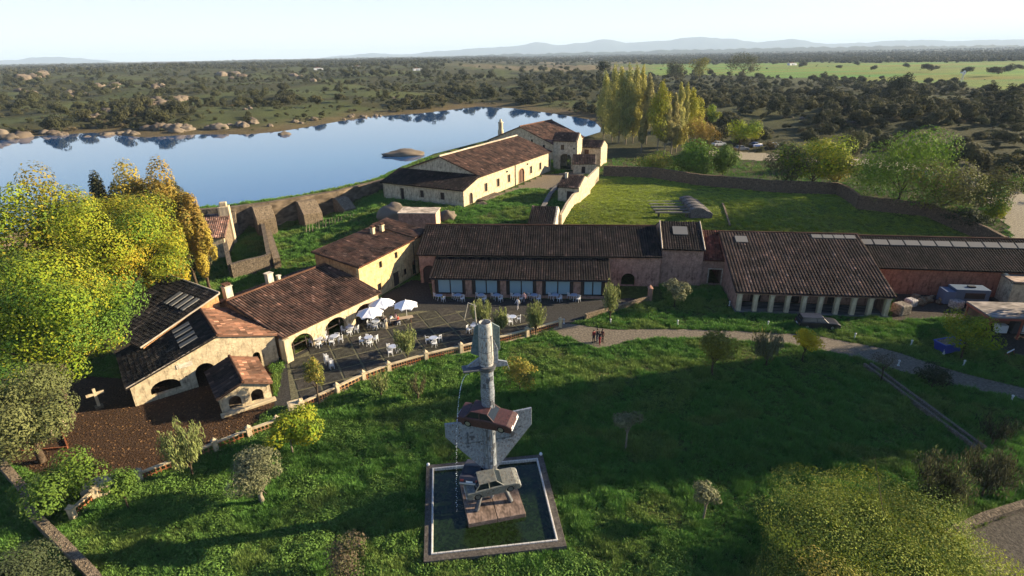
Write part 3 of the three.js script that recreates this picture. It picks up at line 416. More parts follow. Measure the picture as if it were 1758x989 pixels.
  roofPlane(g, [-.3, 7.3, .4], [gl - .25, 7.3, .4], [gl - .25, 9.2, -gd / 2], [-.3, 9.2, -gd / 2], TILE.old, big); roofPlane(g, [gl - .25, 7.3, -gd - .4], [-.3, 7.3, -gd - .4], [-.3, 9.2, -gd / 2], [gl - .25, 9.2, -gd / 2], TILE.old, big); part('vault', box(gl - 1, .3, gd - 1, gl / 2, 4.6, -gd / 2), M.limewash, g);
  const small = (name, label, p0, p1, ev, rg, dp, holes, mats = [M.limewash, M.limewash], sk) => { const s = house(name, label, p0, p1, KY), l = s.L; wall(s, front(), l, ev, holes, mats[0], .4); wall(s, backSide(l, -dp), l, ev, [], mats[0], .4); const pr = [[0, ev], [dp / 2 - .4, rg], [dp - .8, ev]]; wall(s, rightEnd(l, -.4), dp - .8, pr, [], mats[1], .4); wall(s, leftEnd(0, -dp + .4), dp - .8, pr, [], mats[0], .4); roofPlane(s, [-.2, ev - .1, .3], [l - .2, ev - .1, .3], [l - .2, rg + .1, -dp / 2], [-.2, rg + .1, -dp / 2], TILE.old, big); roofPlane(s, [l - .2, ev - .1, -dp - .3], [-.2, ev - .1, -dp - .3], [-.2, rg + .1, -dp / 2], [l - .2, rg + .1, -dp / 2], TILE.old, big); return s; };
  small('gate_lodge', 'low lodge with a pale gable beside the gate tower', K(17.1, -153.3), K(23.2, -152.5), 2.6, 4.3, 5.6, [{ x: 2.6, y: .1, w: .9, h: 1.7, kind: 'door', mat: M.woodDark }]);
  small('rear_lodge', 'small house with sunlit wall behind the gate tower', K(19.6, -166), K(26, -163), 5.0, 6.4, 6, [{ x: 2.6, y: 2.6, w: 1.3, h: 1.7, kind: 'door', mat: M.wood }], [M.limewash, M.limewash]);
  const s4 = small('wall_lodge', 'little lodge with a brown door built against the paddock wall', K(10.5, -122.8), K(14.9, -120.9), 3.1, 4.6, 8.5, [{ x: 2.6, y: 0, w: 1.5, h: 2.2, kind: 'door', mat: M.woodDark }]); chimney(s4, .8, 3.9, -3, .5, .5, 1.3, M.whiteWall, false);
}
// ---------------------------------------------------------------- walls
function wallRun(name, label, pts, h, th, mat, cap, parts = 'wall_section') { // a masonry wall following the ground, one part per stretch
  const t = thing(name, label, 'wall'); const r = rng(pts.length * 31 + Math.round(h * 10));
  for (let i = 0; i < pts.length - 1; i++) { const a = pts[i], b = pts[i + 1], L = Math.hypot(b[0] - a[0], b[1] - a[1]), n = Math.max(1, Math.round(L / 1.2)), ux = (b[0] - a[0]) / L, uz = (b[1] - a[1]) / L, px = -uz * th / 2, pz = ux * th / 2, pos = [], uv = [];
    const q = (A, B, Cc, D, u) => { for (const v of [A, B, Cc, A, Cc, D]) pos.push(...v); const l = Math.hypot(A[0] - B[0], A[1] - B[1], A[2] - B[2]), k = Math.hypot(B[0] - Cc[0], B[1] - Cc[1], B[2] - Cc[2]); uv.push(u, 0, u + l, 0, u + l, k, u, 0, u + l, k, u, k); };
    const hh = []; for (let k = 0; k <= n; k++) hh.push(h + (r() - .5) * Math.min(.12, h * .06)); if (i) hh[0] = t.last; t.last = hh[n];
    for (let k = 0; k < n; k++) { const P = (f, s, top) => { const x = lerp(a[0], b[0], f / n), z = lerp(a[1], b[1], f / n), g = hT(x, z); return [x + px * s, top ? g + hh[f] : g - .6, z + pz * s]; };
      q(P(k, 1, 0), P(k + 1, 1, 0), P(k + 1, 1, 1), P(k, 1, 1), k * 1.2); q(P(k + 1, -1, 0), P(k, -1, 0), P(k, -1, 1), P(k + 1, -1, 1), k * 1.2); q(P(k, 1, 1), P(k + 1, 1, 1), P(k + 1, -1, 1), P(k, -1, 1), k * 1.2); if (!k) q(P(0, -1, 0), P(0, 1, 0), P(0, 1, 1), P(0, -1, 1), 0); if (k === n - 1) q(P(n, 1, 0), P(n, -1, 0), P(n, -1, 1), P(n, 1, 1), 0); }
    const g = new THREE.BufferGeometry(); g.setAttribute('position', new THREE.Float32BufferAttribute(pos, 3)); g.setAttribute('uv', new THREE.Float32BufferAttribute(uv, 2)); g.computeVertexNormals(); part(parts, g, mat, t); }
  return t;
}
wallRun('paddock_wall', 'long brown stone wall round the far side of the paddock', paddockLine, 2.5, .6, stone(.20, .15, .11));
{ const a = GT(993, 345), c = GT(1026, 310); wallRun('dividing_wall', 'tall sunlit cream wall running down between court and paddock', [[a[0] + .3, a[2]], [c[0], c[2]]], 3.3, .5, M.limewash); const e = GT(962, 388), d = GT(984, 352); wallRun('stepped_wall', 'lower stepped pale wall descending to the rear annex', [[e[0], e[2]], [lerp(e[0], d[0], .5), lerp(e[2], d[2], .5)], [d[0], d[2]], [a[0] + .3, a[2] + .4]], 2.2, .5, M.creamPale); }
{ const p = gt([[930, 366], [945, 335], [957, 322]]); wallRun('court_kerb', 'narrow pale ramp wall across the shaded court', p, .5, .9, M.concrete); }
{ // dam of the lake with its buttresses
  const off = (i, d) => { const a = lake[i - 1], b = lake[i + 1], L = Math.hypot(b[0] - a[0], b[1] - a[1]); return [lake[i][0] + -(b[1] - a[1]) / L * d * -1 * -1, lake[i][1] + (b[0] - a[0]) / L * d]; };
  const t = thing('dam', 'old granite dam with sloping buttresses and a grassy crest', 'dam'), idx = [3, 4, 5, 6, 7, 8, 9], pts = idx.map(i => off(i, 4.1));
  for (let i = 0; i < pts.length - 1; i++) { const a = pts[i], b = pts[i + 1], L = Math.hypot(b[0] - a[0], b[1] - a[1]), g = box(L + .5, 6.4, 1.3, 0, 2.45, 0); g.rotateY(Math.atan2(-(b[1] - a[1]), b[0] - a[0])); g.translate((a[0] + b[0]) / 2, 0, (a[1] + b[1]) / 2); part('wall', g, M.granite, t); }
  const butt = (px, py, w, len, top) => { const f = GT(px, py); let best = 1e9, bi = 0, bt = 0; for (let i = 0; i < pts.length - 1; i++) for (let k = 0; k <= 10; k++) { const x = lerp(pts[i][0], pts[i + 1][0], k / 10), z = lerp(pts[i][1], pts[i + 1][1], k / 10), d = Math.hypot(x - f[0], z - f[2]); if (d < best) { best = d; bi = [x, z]; } }
    const s = new THREE.Shape(); s.moveTo(0, -.5); s.lineTo(best, -.5); s.lineTo(best, top * .62); s.lineTo(best * .45, top); s.lineTo(0, top); const g = new THREE.ExtrudeGeometry(s, { depth: w, bevelEnabled: true, bevelSize: .06, bevelThickness: .06, bevelSegments: 1 }); g.translate(0, 0, -w / 2); g.rotateY(Math.atan2(-(f[2] - bi[1]), f[0] - bi[0])); g.translate(bi[0], 0, bi[1]); part('buttress', g, M.stone, t); };
  butt(462, 404, 3.4, 8, 5.3); butt(540, 386, 3.6, 7, 5.0); butt(602, 362, 2.6, 6, 4.4); butt(400, 408, 2.2, 7, 4.6);
}
{ // ruined wash house below the dam
  const p0 = GT(332, 447), p1 = GT(391, 441), b = house('wash_house', 'small stone house with a pale sunlit eave wall below the dam', [p0[0], p0[2]], [p1[0], p1[2]]), L = b.L, D = 9;
  wall(b, front(), L, 3.7, [{ x: L * .3, y: 0, w: 1.6, h: 2.0, kind: 'open' }], M.creamPale, .5); wall(b, rightEnd(L, -.5), D - .5, [[0, 3.7], [D - .5, 5.6]], [], M.stone); wall(b, leftEnd(0, -D), D - .5, [[0, 5.6], [D - .5, 3.7]], [], M.stone); wall(b, backSide(L, -D), L, 5.6, [], M.stone);
  roofPlane(b, [-.4, 3.65, .4], [L + .3, 3.65, .4], [L + .3, 5.75, -D], [-.4, 5.75, -D], [.20, .115, .085]); part('chimney', merge([box(1.9, 7.2, 1.6, L - .6, 3.6, -D + .6, .1), box(1.2, .9, 1.0, L - .6, 7.5, -D + .6, .1)]), M.creamPale, b);
  const r = GT(400, 480), q = GT(466, 462), s = GT(388, 425), u = GT(455, 405);
  wallRun('ruin_wall', 'roofless grey stone pen beside the wash house', [[s[0], s[2]], [r[0], r[2]], [q[0], q[2]], [u[0], u[2]]], 2.6, .7, M.stoneDark);
  const a = GT(463, 412), c = GT(478, 462); wallRun('garden_wall', 'thick low wall running out from the first dam buttress', [[a[0], a[2]], [c[0], c[2]]], 1.9, 1.1, M.stone);
  const m = GT(560, 396), t = thing('stone_circle', 'cluster of thin upright pale stakes below the dam', 'stakes'); const R = rng(5); for (let i = 0; i < 16; i++) part('stake', bar([m[0] - 4 + i * .55, hT(m[0], m[2]) - .3, m[2] - 1 - i * .25 + R()], [m[0] - 4 + i * .55 + R() * .2, 1.4 + R() * .9 + hT(m[0], m[2]), m[2] - 1 - i * .25], .07, .04, 5), M.barkPale, t);
}
{ // channel on the meadow, walls in the corners
  const a = GT(1488, 629), b = GT(1676, 770), d = Math.hypot(b[0] - a[0], b[2] - a[2]), ux = (b[0] - a[0]) / d, uz = (b[2] - a[2]) / d, t = thing('stone_channel', 'straight narrow stone water channel crossing the meadow', 'channel', [a[0], 0, a[2]], Math.atan2(-uz, ux));
  const R = rng(6); for (const s of [-1, 1]) for (let k = 0; k * .9 < d; k++) { const l = .84 + R() * .05; part('stone', box(l, .5 + R() * .08, .24 + R() * .05, k * .9 + .45, .2, s * .36, .03), M.chan || (M.chan = stone(.25, .22, .19)), t); } part('channel_bed', box(d, .05, .5, d / 2, .06, 0), M.stoneDark, t);
  wallRun('corner_wall', 'low stone retaining wall with a pale worn top at the garden corner', gt([[-60, 740], [12, 812], [45, 850], [62, 895], [112, 945], [165, 1000], [200, 1050]]), .9, .62, M.stone);
  wallRun('track_wall', 'grey drystone wall beside the dusty track', gt([[1620, 925], [1690, 893], [1758, 872], [1840, 848]]), .5, .6, M.stoneDark);
}
// ---------------------------------------------------------------- brick balustrade round the terrace
{
  const line = [[128, 892], [166, 858], [243, 828], [308, 803], [372, 775], [430, 752], [478, 735]], line2 = [[518, 706], [580, 677], [625, 655], [668, 639], [732, 620], [792, 606], [850, 592], [905, 578], [962, 562]];
  const lat = []; for (let j = 0; j < 2; j++) for (let i = 0; i < 7; i++) { const g = new THREE.TorusGeometry(.165, .035, 4, 10); g.translate(.17 + i * .31, .22 + j * .31, 0); lat.push(g); const k = box(.05, .62, .06, .015 + i * .31, .37, 0); if (!j) lat.push(k); }
  const latGeo = merge(lat); const brickV = [std(.40, .17, .085, .9, { map: st3 }), std(.46, .27, .15, .9, { map: st3 })];
  const run = (pts, label) => { const t = thing('balustrade', label, 'balustrade'); const P = pts.map(p => GT(...p));
    P.forEach((p, i) => { const post = part('post', merge([box(.42, 1.12, .42, 0, .56, 0, .03), box(.52, .1, .52, 0, 1.16, 0, .02), new THREE.ConeGeometry(.26, .3, 4).rotateY(Math.PI / 4).translate(0, 1.36, 0)]), M.cream, t); post.position.set(p[0], p[1], p[2]); const q = P[i + 1]; if (!q) return; const a = Math.atan2(-(q[2] - p[2]), q[0] - p[0]), d = Math.hypot(q[0] - p[0], q[2] - p[2]); post.rotation.y = a;
      const n = Math.max(1, Math.round(d / 2.3)); for (let k = 0; k < n; k++) { const s = d / n / 2.3 * .99, m = part('brick_lattice', latGeo, brickV[(i + k) % 2], t); m.scale.set(s, 1.12, 1); m.rotation.y = a; m.position.set(lerp(p[0], q[0], k / n), p[1], lerp(p[2], q[2], k / n)); }
      const rail = (y, h) => { const g = box(d - .42, h, .3, d / 2, y, 0); const m = part('rail', g, M.cream, t); m.rotation.y = a; m.position.set(p[0], p[1], p[2]); }; rail(.92, .13); rail(.03, .14); }); };
  run(line, 'brick lattice balustrade along the reddish ground below the mill'); run(line2, 'brick lattice balustrade curving round the paved cafe terrace');
  const e = GT(527, 703), m = part('end_pier', box(1.5, 1.1, 1.0, 0, .55, 0, .08), M.cream, scene.children[scene.children.length - 1]); m.position.set(e[0] - .9, 0, e[2] + .3); m.rotation.y = .5;
  const s = GT(165, 850), pl = solo('rounded_step', new THREE.CylinderGeometry(1.3, 1.35, .5, 20).translate(0, .25, 0), M.cream, 'round cream stone step at the foot of the brick balustrade', 'step'); pl.position.set(s[0], 0, s[2] - .6);
}
// ---------------------------------------------------------------- terrace slabs
{
  const a = G(668, 632), c = G(905, 572), an = Math.atan2(c[1] - a[1], c[0] - a[0]), ux = Math.cos(an), uz = Math.sin(an), S = 2.45, R = rng(8); const t = scene.children.find(o => o.name === 'terrace_ground');
  const region = onGround([[492, 622], [560, 588], [640, 545], [720, 534], [860, 534], [940, 548], [955, 560], [900, 573], [790, 598], [665, 634], [560, 672], [500, 690]]);
  const geos = [0, 1].map(i => box(S - .24, .06, S - .24, 0, .035, 0, .015)), mats = [[.060, .055, .050], [.070, .062, .056], [.052, .050, .047], [.066, .062, .050]].map(c => std(...c, .9, { map: gr2 }));
  for (let i = -14; i < 14; i++) for (let j = -10; j < 10; j++) { const x = a[0] + (i + .5) * S * ux + (j + .5) * S * uz, z = a[1] + (i + .5) * S * uz - (j + .5) * S * ux; if (!inPoly(x, z, region)) continue; const m = part('paving_slab', geos[0], mats[Math.floor(R() * 4)], t); m.position.set(x, 0, z); m.rotation.y = -an + (R() - .5) * .01; }
  sheet('slab_joints', region, .026, std(.16, .15, .10, 1, { map: gr2 }), 'pale joints between the dark terrace slabs');
}

// ---------------------------------------------------------------- vehicles
M.tyre = std(.012, .012, .013, .85); M.rim = std(.35, .35, .36, .35, { metalness: .8 }); M.lampGlass = std(.75, .75, .72, .15); M.lampRed = std(.25, .02, .015, .3);
const paintMat = (r, g, b, rough = .28) => new THREE.MeshPhysicalMaterial({ color: C(r, g, b), roughness: rough, clearcoat: rough < .4 ? .8 : 0, clearcoatRoughness: .1 });
function carInto(t, o) { // x forward; parts: body, cabin glass, roof, wheels, lamps
  const { L, W, H, mat, wagon } = o, wr = o.wr || .32, gr0 = .2, belt = H * .6, s = new THREE.Shape(), ax = [-L * .31, L * .31];
  s.moveTo(-L / 2 + .06, gr0 + .08); s.lineTo(-L / 2, belt * .75); s.lineTo(-L / 2 + .08, belt * (wagon ? 1 : .94)); s.lineTo(-L * .2, belt); s.lineTo(L * .14, belt); s.lineTo(L * .42, belt * .88); s.lineTo(L / 2 - .03, belt * .72); s.lineTo(L / 2, gr0 + .12); s.lineTo(L / 2 - .1, gr0);
  for (const a of [ax[1], ax[0]]) { s.lineTo(a + wr * 1.15, gr0); for (let i = 0; i <= 8; i++) { const q = i / 8 * Math.PI; s.lineTo(a + Math.cos(q) * wr * 1.15, Math.max(gr0, wr + Math.sin(q) * wr * 1.15)); } s.lineTo(a - wr * 1.15, gr0); } s.closePath();
  const g = new THREE.ExtrudeGeometry(s, { depth: W - .16, bevelEnabled: true, bevelSize: .07, bevelThickness: .08, bevelSegments: 2 }); g.translate(0, 0, -(W - .16) / 2); const body = part('body', g, mat, t);
  const x0 = wagon ? -L * .47 : -L * .36, x1 = L * .2, t0 = wagon ? -L * .43 : -L * .24, t1 = L * .06, wb = W * .46, wt = W * .37, y0 = belt - .02, y1 = H - .05;
  const fr = (a, b, c, d, w1, w2, ya, yb) => { const p = [[a, ya, -w1], [b, ya, -w1], [b, ya, w1], [a, ya, w1], [c, yb, -w2], [d, yb, -w2], [d, yb, w2], [c, yb, w2]], f = [[0, 1, 2, 3], [7, 6, 5, 4], [0, 4, 5, 1], [1, 5, 6, 2], [2, 6, 7, 3], [3, 7, 4, 0]], pos = []; for (const q of f) for (const k of [q[0], q[2], q[1], q[0], q[3], q[2]]) pos.push(...p[k]); const gg = new THREE.BufferGeometry(); gg.setAttribute('position', new THREE.Float32BufferAttribute(pos, 3)); gg.computeVertexNormals(); return gg; };
  part('window', fr(x0, x1, t0, t1, wb, wt, y0, y1), o.glass || M.glassDark, t);
  part('roof', box(t1 - t0 + .16, .07, wt * 2 + .08, (t0 + t1) / 2, y1 + .01, 0, .03), mat, t);
  const pl = []; for (const z of [-1, 1]) { pl.push(bar([x0, y0, z * wb], [t0, y1, z * wt], .045, .04, 5), bar([x1, y0, z * wb], [t1, y1, z * wt], .045, .04, 5), bar([-L * .08, y0, z * (wb + .01)], [-L * .08, y1, z * (wt + .01)], .04, .035, 5)); } part('pillar', merge(pl), mat, t);
  for (const a of ax) for (const z of [-1, 1]) { const w = part('wheel', new THREE.TorusGeometry(wr * .78, wr * .26, 6, 16).translate(a, wr, z * (W / 2 - .11)), M.tyre, t); part('rim', new THREE.CylinderGeometry(wr * .6, wr * .6, .16, 14).rotateX(Math.PI / 2).translate(a, wr, z * (W / 2 - .11)), M.rim, w); }
  for (const z of [-1, 1]) { part('headlight', box(.08, .14, .34, L / 2 + .02, belt * .66, z * W * .34, .03), M.lampGlass, t); part('tail_light', box(.06, .16, .28, -L / 2 - .04, belt * .72, z * W * .36, .02), M.lampRed, t); }
  part('bumper', merge([box(.14, .16, W * .96, L / 2 + .03, .38, 0, .05), box(.14, .16, W * .96, -L / 2 - .04, .38, 0, .05)]), o.bumper || M.iron, t); part('number_plate', box(.02, .11, .5, -L / 2 - .12, .55, 0), M.white, t);
  return t;
}
{ const p = GT(1408, 566), a = GT(1372, 563), c = GT(1445, 566); carInto(thing('parked_car', 'black estate car parked on the grass before the pillared hall', 'car', [p[0], p[1], p[2] - .8], Math.atan2(-(c[2] - a[2]), c[0] - a[0])), { L: 4.7, W: 1.85, H: 1.55, wagon: true, mat: paintMat(.010, .010, .014, .42) });
  [[1234, 250, .3, [.62, .62, .62], 'white car at the tree-shaded car park beside the orange tree'], [1297, 252, .5, [.05, .09, .25], 'blue car at the tree-shaded car park'], [1328, 253, .9, [.55, .55, .56], 'silver car at the far end of the car park'], [1272, 258, .2, [.2, .2, .21], 'grey car parked under the yellow-green tree']].forEach(([x, y, r, col, l]) => { const q = GT(x, y); carInto(thing('parked_car', l, 'car', q, r), { L: 4.4, W: 1.8, H: 1.45, mat: paintMat(...col) }); }); }
// ---------------------------------------------------------------- aircraft sculpture in its pool
{
  const cx = -1.85, cz = -33.95;
  const P = [[740, 815], [928, 797], [960, 937], [737, 952]].map(p => G(...p)), ctr = [0, 1].map(k => P.reduce((s, p) => s + p[k], 0) / 4), an = Math.atan2(P[1][1] - P[0][1], P[1][0] - P[0][0]), S = 8.9;
  const pool = thing('pool', 'square pool with a concrete rim round the aircraft sculpture', 'pool', [ctr[0], 0, ctr[1]], -an);
  const ring = (o, i, h, y) => { const s = new THREE.Shape([[-o, -o], [o, -o], [o, o], [-o, o]].map(q => new THREE.Vector2(...q))); s.holes.push(new THREE.Path([[-i, -i], [-i, i], [i, i], [i, -i]].map(q => new THREE.Vector2(...q)))); const g = new THREE.ExtrudeGeometry(s, { depth: h, bevelEnabled: true, bevelSize: .02, bevelThickness: .02, bevelSegments: 1 }); g.rotateX(-Math.PI / 2); g.translate(0, y, 0); return g; };
  part('rim', ring(S / 2 + .46, S / 2 - .02, .42, 0), std(.13, .12, .115, .9, { map: st3 }), pool); part('white_edge', ring(S / 2 - .045, S / 2 - .13, .5, .0), std(.55, .54, .52, .7, { map: rep(T.plaster, 1.6) }), pool);
  part('pool_water', new THREE.PlaneGeometry(S - .3, S - .3).rotateX(-Math.PI / 2).translate(0, .26, 0), new THREE.MeshPhysicalMaterial({ color: C(.014, .030, .010), roughness: .07, ior: 1.33, map: (() => { const q = T.stone.clone(); q.repeat.set(2, 2); q.needsUpdate = true; return q; })(), bumpMap: (() => { const q = T.ripple.clone(); q.repeat.set(2.5, 2.5); q.needsUpdate = true; return q; })(), bumpScale: .008 }), pool);
  for (const [x, z] of [[-1, -1], [1, -1]]) part('rim_light', new THREE.SphereGeometry(.14, 10, 8).translate(x * (S / 2 + .3), .62, z * (S / 2 + .3)), M.white, pool);
  const t = thing('aircraft_sculpture', 'tall sculpture of an upended jet skewering wrecked cars above a plinth', 'sculpture', [cx, 0, cz], .22);
  const metal = std(.30, .355, .43, .5, { metalness: .15, map: rep(T.metal, 2) }), metalD = std(.10, .115, .14, .6, { map: rep(T.metal, 2) }), cream = std(.46, .45, .40, .55, { map: rep(T.metal, 2) }), teal = std(.13, .20, .22, .6, { map: rep(T.metal, 2) });
  for (const x of [-1.085, 1.085]) part('plinth', box(2.13, .62, 4.3, x, .31, 0, .04), std(.26, .20, .18, .92, { map: st3 }), t); 
  const mm = (() => { const q = T.metal.clone(); q.repeat.set(2, 3); q.needsUpdate = true; return q; })(), lm = std(.30, .355, .43, .5, { metalness: .15, map: mm }), lc = std(.47, .49, .49, .55, { map: mm });
  const lath = (pts, seg = 20) => new THREE.LatheGeometry(pts.map(p => new THREE.Vector2(...p)), seg);
  const fus = part('fuselage', lath([[.02, .55], [.2, .95], [.33, 1.5], [.42, 2.4], [.47, 3.6], [.48, 5.4], [.47, 8.2], [.45, 8.6]]), lm, t);
  const mid = part('fuselage', lath([[.45, 8.6], [.46, 9.4], [.5, 10.2], [.45, 11.0], [.47, 11.9]]), lm, t);
  part('exhaust', lath([[.3, 11.6], [.42, 11.75], [.47, 12.3], [.51, 12.9], [.49, 14.2], [.47, 15.3], [.42, 15.6], [.37, 15.58], [.35, 14.4], [.1, 14.2]]), lc, t);
  for (const [y, r] of [[3.6, .475], [4.7, .483], [5.9, .483], [7.1, .48], [9.0, .46], [9.8, .49], [10.7, .475], [12.6, .5], [13.5, .505], [14.6, .49]]) part('panel_band', new THREE.TorusGeometry(r, .018, 5, 22).rotateX(Math.PI / 2).translate(0, y, 0), metalD, t);
  for (const [a, y, l] of [[.3, 5.5, 3.6], [-.5, 5.2, 3.2], [1.0, 6, 3], [.1, 10, 2.4], [.7, 13.7, 2]]) part('stringer', box(.035, l, .03, 0, y, y > 12 ? .5 : .475).rotateY(a), metalD, t);
  part('tail_collar', merge([box(1.9, .14, .9, -.75, 12.25, .1, .04), new THREE.CylinderGeometry(.68, .6, .35, 18).translate(0, 12.2, 0)]), metalD, t);
  const plate = (pts, th, mat, name, fn) => { const g = new THREE.ExtrudeGeometry(new THREE.Shape(pts.map(p => new THREE.Vector2(...p))), { depth: th, bevelEnabled: true, bevelSize: .02, bevelThickness: .02, bevelSegments: 1 }); g.translate(0, 0, -th / 2); if (fn) fn(g); return part(name, g, mat, t); };
  const wl = plate([[-.42, 3.4], [-.42, 7.9], [-3.15, 8.0], [-3.15, 6.9]], .12, metal, 'wing'), wr = plate([[.42, 3.4], [3.15, 6.9], [3.15, 8.3], [.42, 8.1]], .12, metal, 'wing');
  const R = rng(21); for (const [w, s] of [[wl, -1], [wr, 1]]) { part('wing_fence', box(.06, .9, .2, s * 1.6, 6.6, .14).rotateZ(0), metalD, w); const pc = []; for (let i = 0; i < 9; i++) { const y = 5.6 + R() * 2.1, mx = .7 + (y - 4.0) * .58; pc.push(box(.08 + R() * .22, .06 + R() * .12, .012, s * (.75 + R() * Math.max(.2, mx - .8)), y, .087)); } part('access_hole', merge(pc), metalD, w); part('flap_gap', box(1.3, .05, .014, s * 1.15, 6.0 + .1, .088).rotateZ(0), metalD, w); }
  const hs = []; for (let i = 0; i < 22; i++) { const y = 3.4 + R() * 8.2, a = (R() - .35) * 1.9, r = y > 8.6 ? .47 : .475, g = box(.12 + R() * .14, .14 + R() * .42, .05, 0, 0, r - .01); g.rotateY(a); g.translate(0, y, 0); hs.push(g); } part('access_hole', merge(hs), metalD, t);
  plate([[.55, 12.1], [1.45, 12.1], [1.62, 11.7], [1.42, 12.4], [.8, 12.6], [.8, 13.5], [.55, 14.2]], .1, metal, 'tailplane'); plate([[-.45, 12.1], [-1.55, 12.1], [-1.6, 11.95], [-1.3, 12.45], [-.45, 13.0]], .1, metal, 'tailplane');
  plate([[-.35, 12.7], [-1.6, 12.9], [-1.2, 15.0], [-.9, 15.2], [-.35, 14.6]], .1, teal, 'tail_fin', g => { g.translate(.35, 0, -.3); g.rotateY(-.55); }); plate([[.4, 12.6], [.95, 13.2], [.95, 14.9], [.4, 15.3]], .08, teal, 'tail_fin', g => g.translate(.1, 0, -.45));
  part('pitot_tube', merge([bar([-.55, 15.3, -.2], [-.62, 16.9, -.2], .05, .04, 6), bar([-1.3, 15.6, -.6], [-1.0, 16.9, -.5], .03, .03, 5), bar([-1.0, 16.9, -.5], [-.5, 16.7, -.2], .03, .03, 5)]), cream, t);
  const wreck = (y, x, z, rot, col, o = {}) => { const c = new THREE.Group(); c.name = 'wrecked_car'; t.add(c); c.position.set(x, y, z); c.rotation.set(o.rx || 0, rot, o.rz || 0, 'YXZ'); const s = new THREE.Group(); carInto(c, { L: o.L || 4.1, W: 1.6, H: 1.4, mat: std(...col, .6, { map: rep(T.metal, 2) }), bumper: M.rim, wr: .3 }); return c; };
  wreck(7.75, -.1, .25, -.55, [.085, .032, .032], { rz: .0, rx: .15, L: 4.0 }); wreck(2.35, -.05, .85, .02, [.20, .215, .20], { rz: .09, rx: .12, L: 3.9 }); wreck(2.3, -1.2, -.5, 1.2, [.035, .035, .06], { rz: -.3, L: 3.4 });
  const legs = []; for (const [x, z] of [[-1.35, 1.0], [1.35, .7], [-1.1, -1.2], [1.1, -1.3]]) legs.push(bar([x * 1.0, .6, z], [x * .3, 3.3, z * .3], .2, .15, 4)); for (const g of legs) part('leg', g, metalD, t);
  const jet = []; for (let i = 0; i < 90; i++) { const f = i / 90, r = .018 + R() * .02; jet.push(new THREE.IcosahedronGeometry(r, 0).translate(-1.25 - 1.35 * Math.sqrt(f) + (R() - .5) * .12 * f, lerp(11.9, .3, f * f * .6 + f * .4), .5 + f * .7 + (R() - .5) * .12 * f)); }
  const j = solo('water_jet', merge(jet), std(.75, .8, .82, .2), 'thin stream of water falling from the sculpture into the pool', 'water', undefined, 'stuff'); j.position.set(cx, 0, cz);
}
// ---------------------------------------------------------------- concrete car sculpture in the paddock
{
  const a = GT(1157, 352), b = GT(1225, 384), t = thing('concrete_sculpture', 'grey concrete car sculpture with five long parallel beams in the paddock', 'sculpture', GT(1188, 374), -.06), con = std(.17, .165, .175, .9, { map: st3 });
  for (let i = 0; i < 5; i++) { const z = -i * 2.15 - .4; part('beam', box(6.6, .28, .5, -3.6, .95, z, .05), M.concrete, t); part('beam_support', merge([box(.3, .9, .4, -1.0, .4, z), box(.3, .9, .4, -6.2, .4, z)]), M.stoneDark, t);
    const s = new THREE.Shape(); s.moveTo(-.4, 0); s.lineTo(3.6, 0); s.lineTo(3.7, .7); s.bezierCurveTo(3.4, 1.2, 2.6, 1.1, 2.3, 1.5); s.bezierCurveTo(1.6, 2.0, .4, 1.9, -.2, 1.5); s.lineTo(-.4, 0); const g = new THREE.ExtrudeGeometry(s, { depth: 1.45, bevelEnabled: true, bevelSize: .1, bevelThickness: .1, bevelSegments: 2 }); g.translate(0, 0, z - 1.0); part('concrete_car', g, con, t); }
  const k = GT(1240, 350), l = GT(1253, 388); wallRun('paddock_kerb', 'thin low kerb line beside the concrete car sculpture', [[k[0], k[2]], [l[0], l[2]]], .25, .3, M.stone);
}
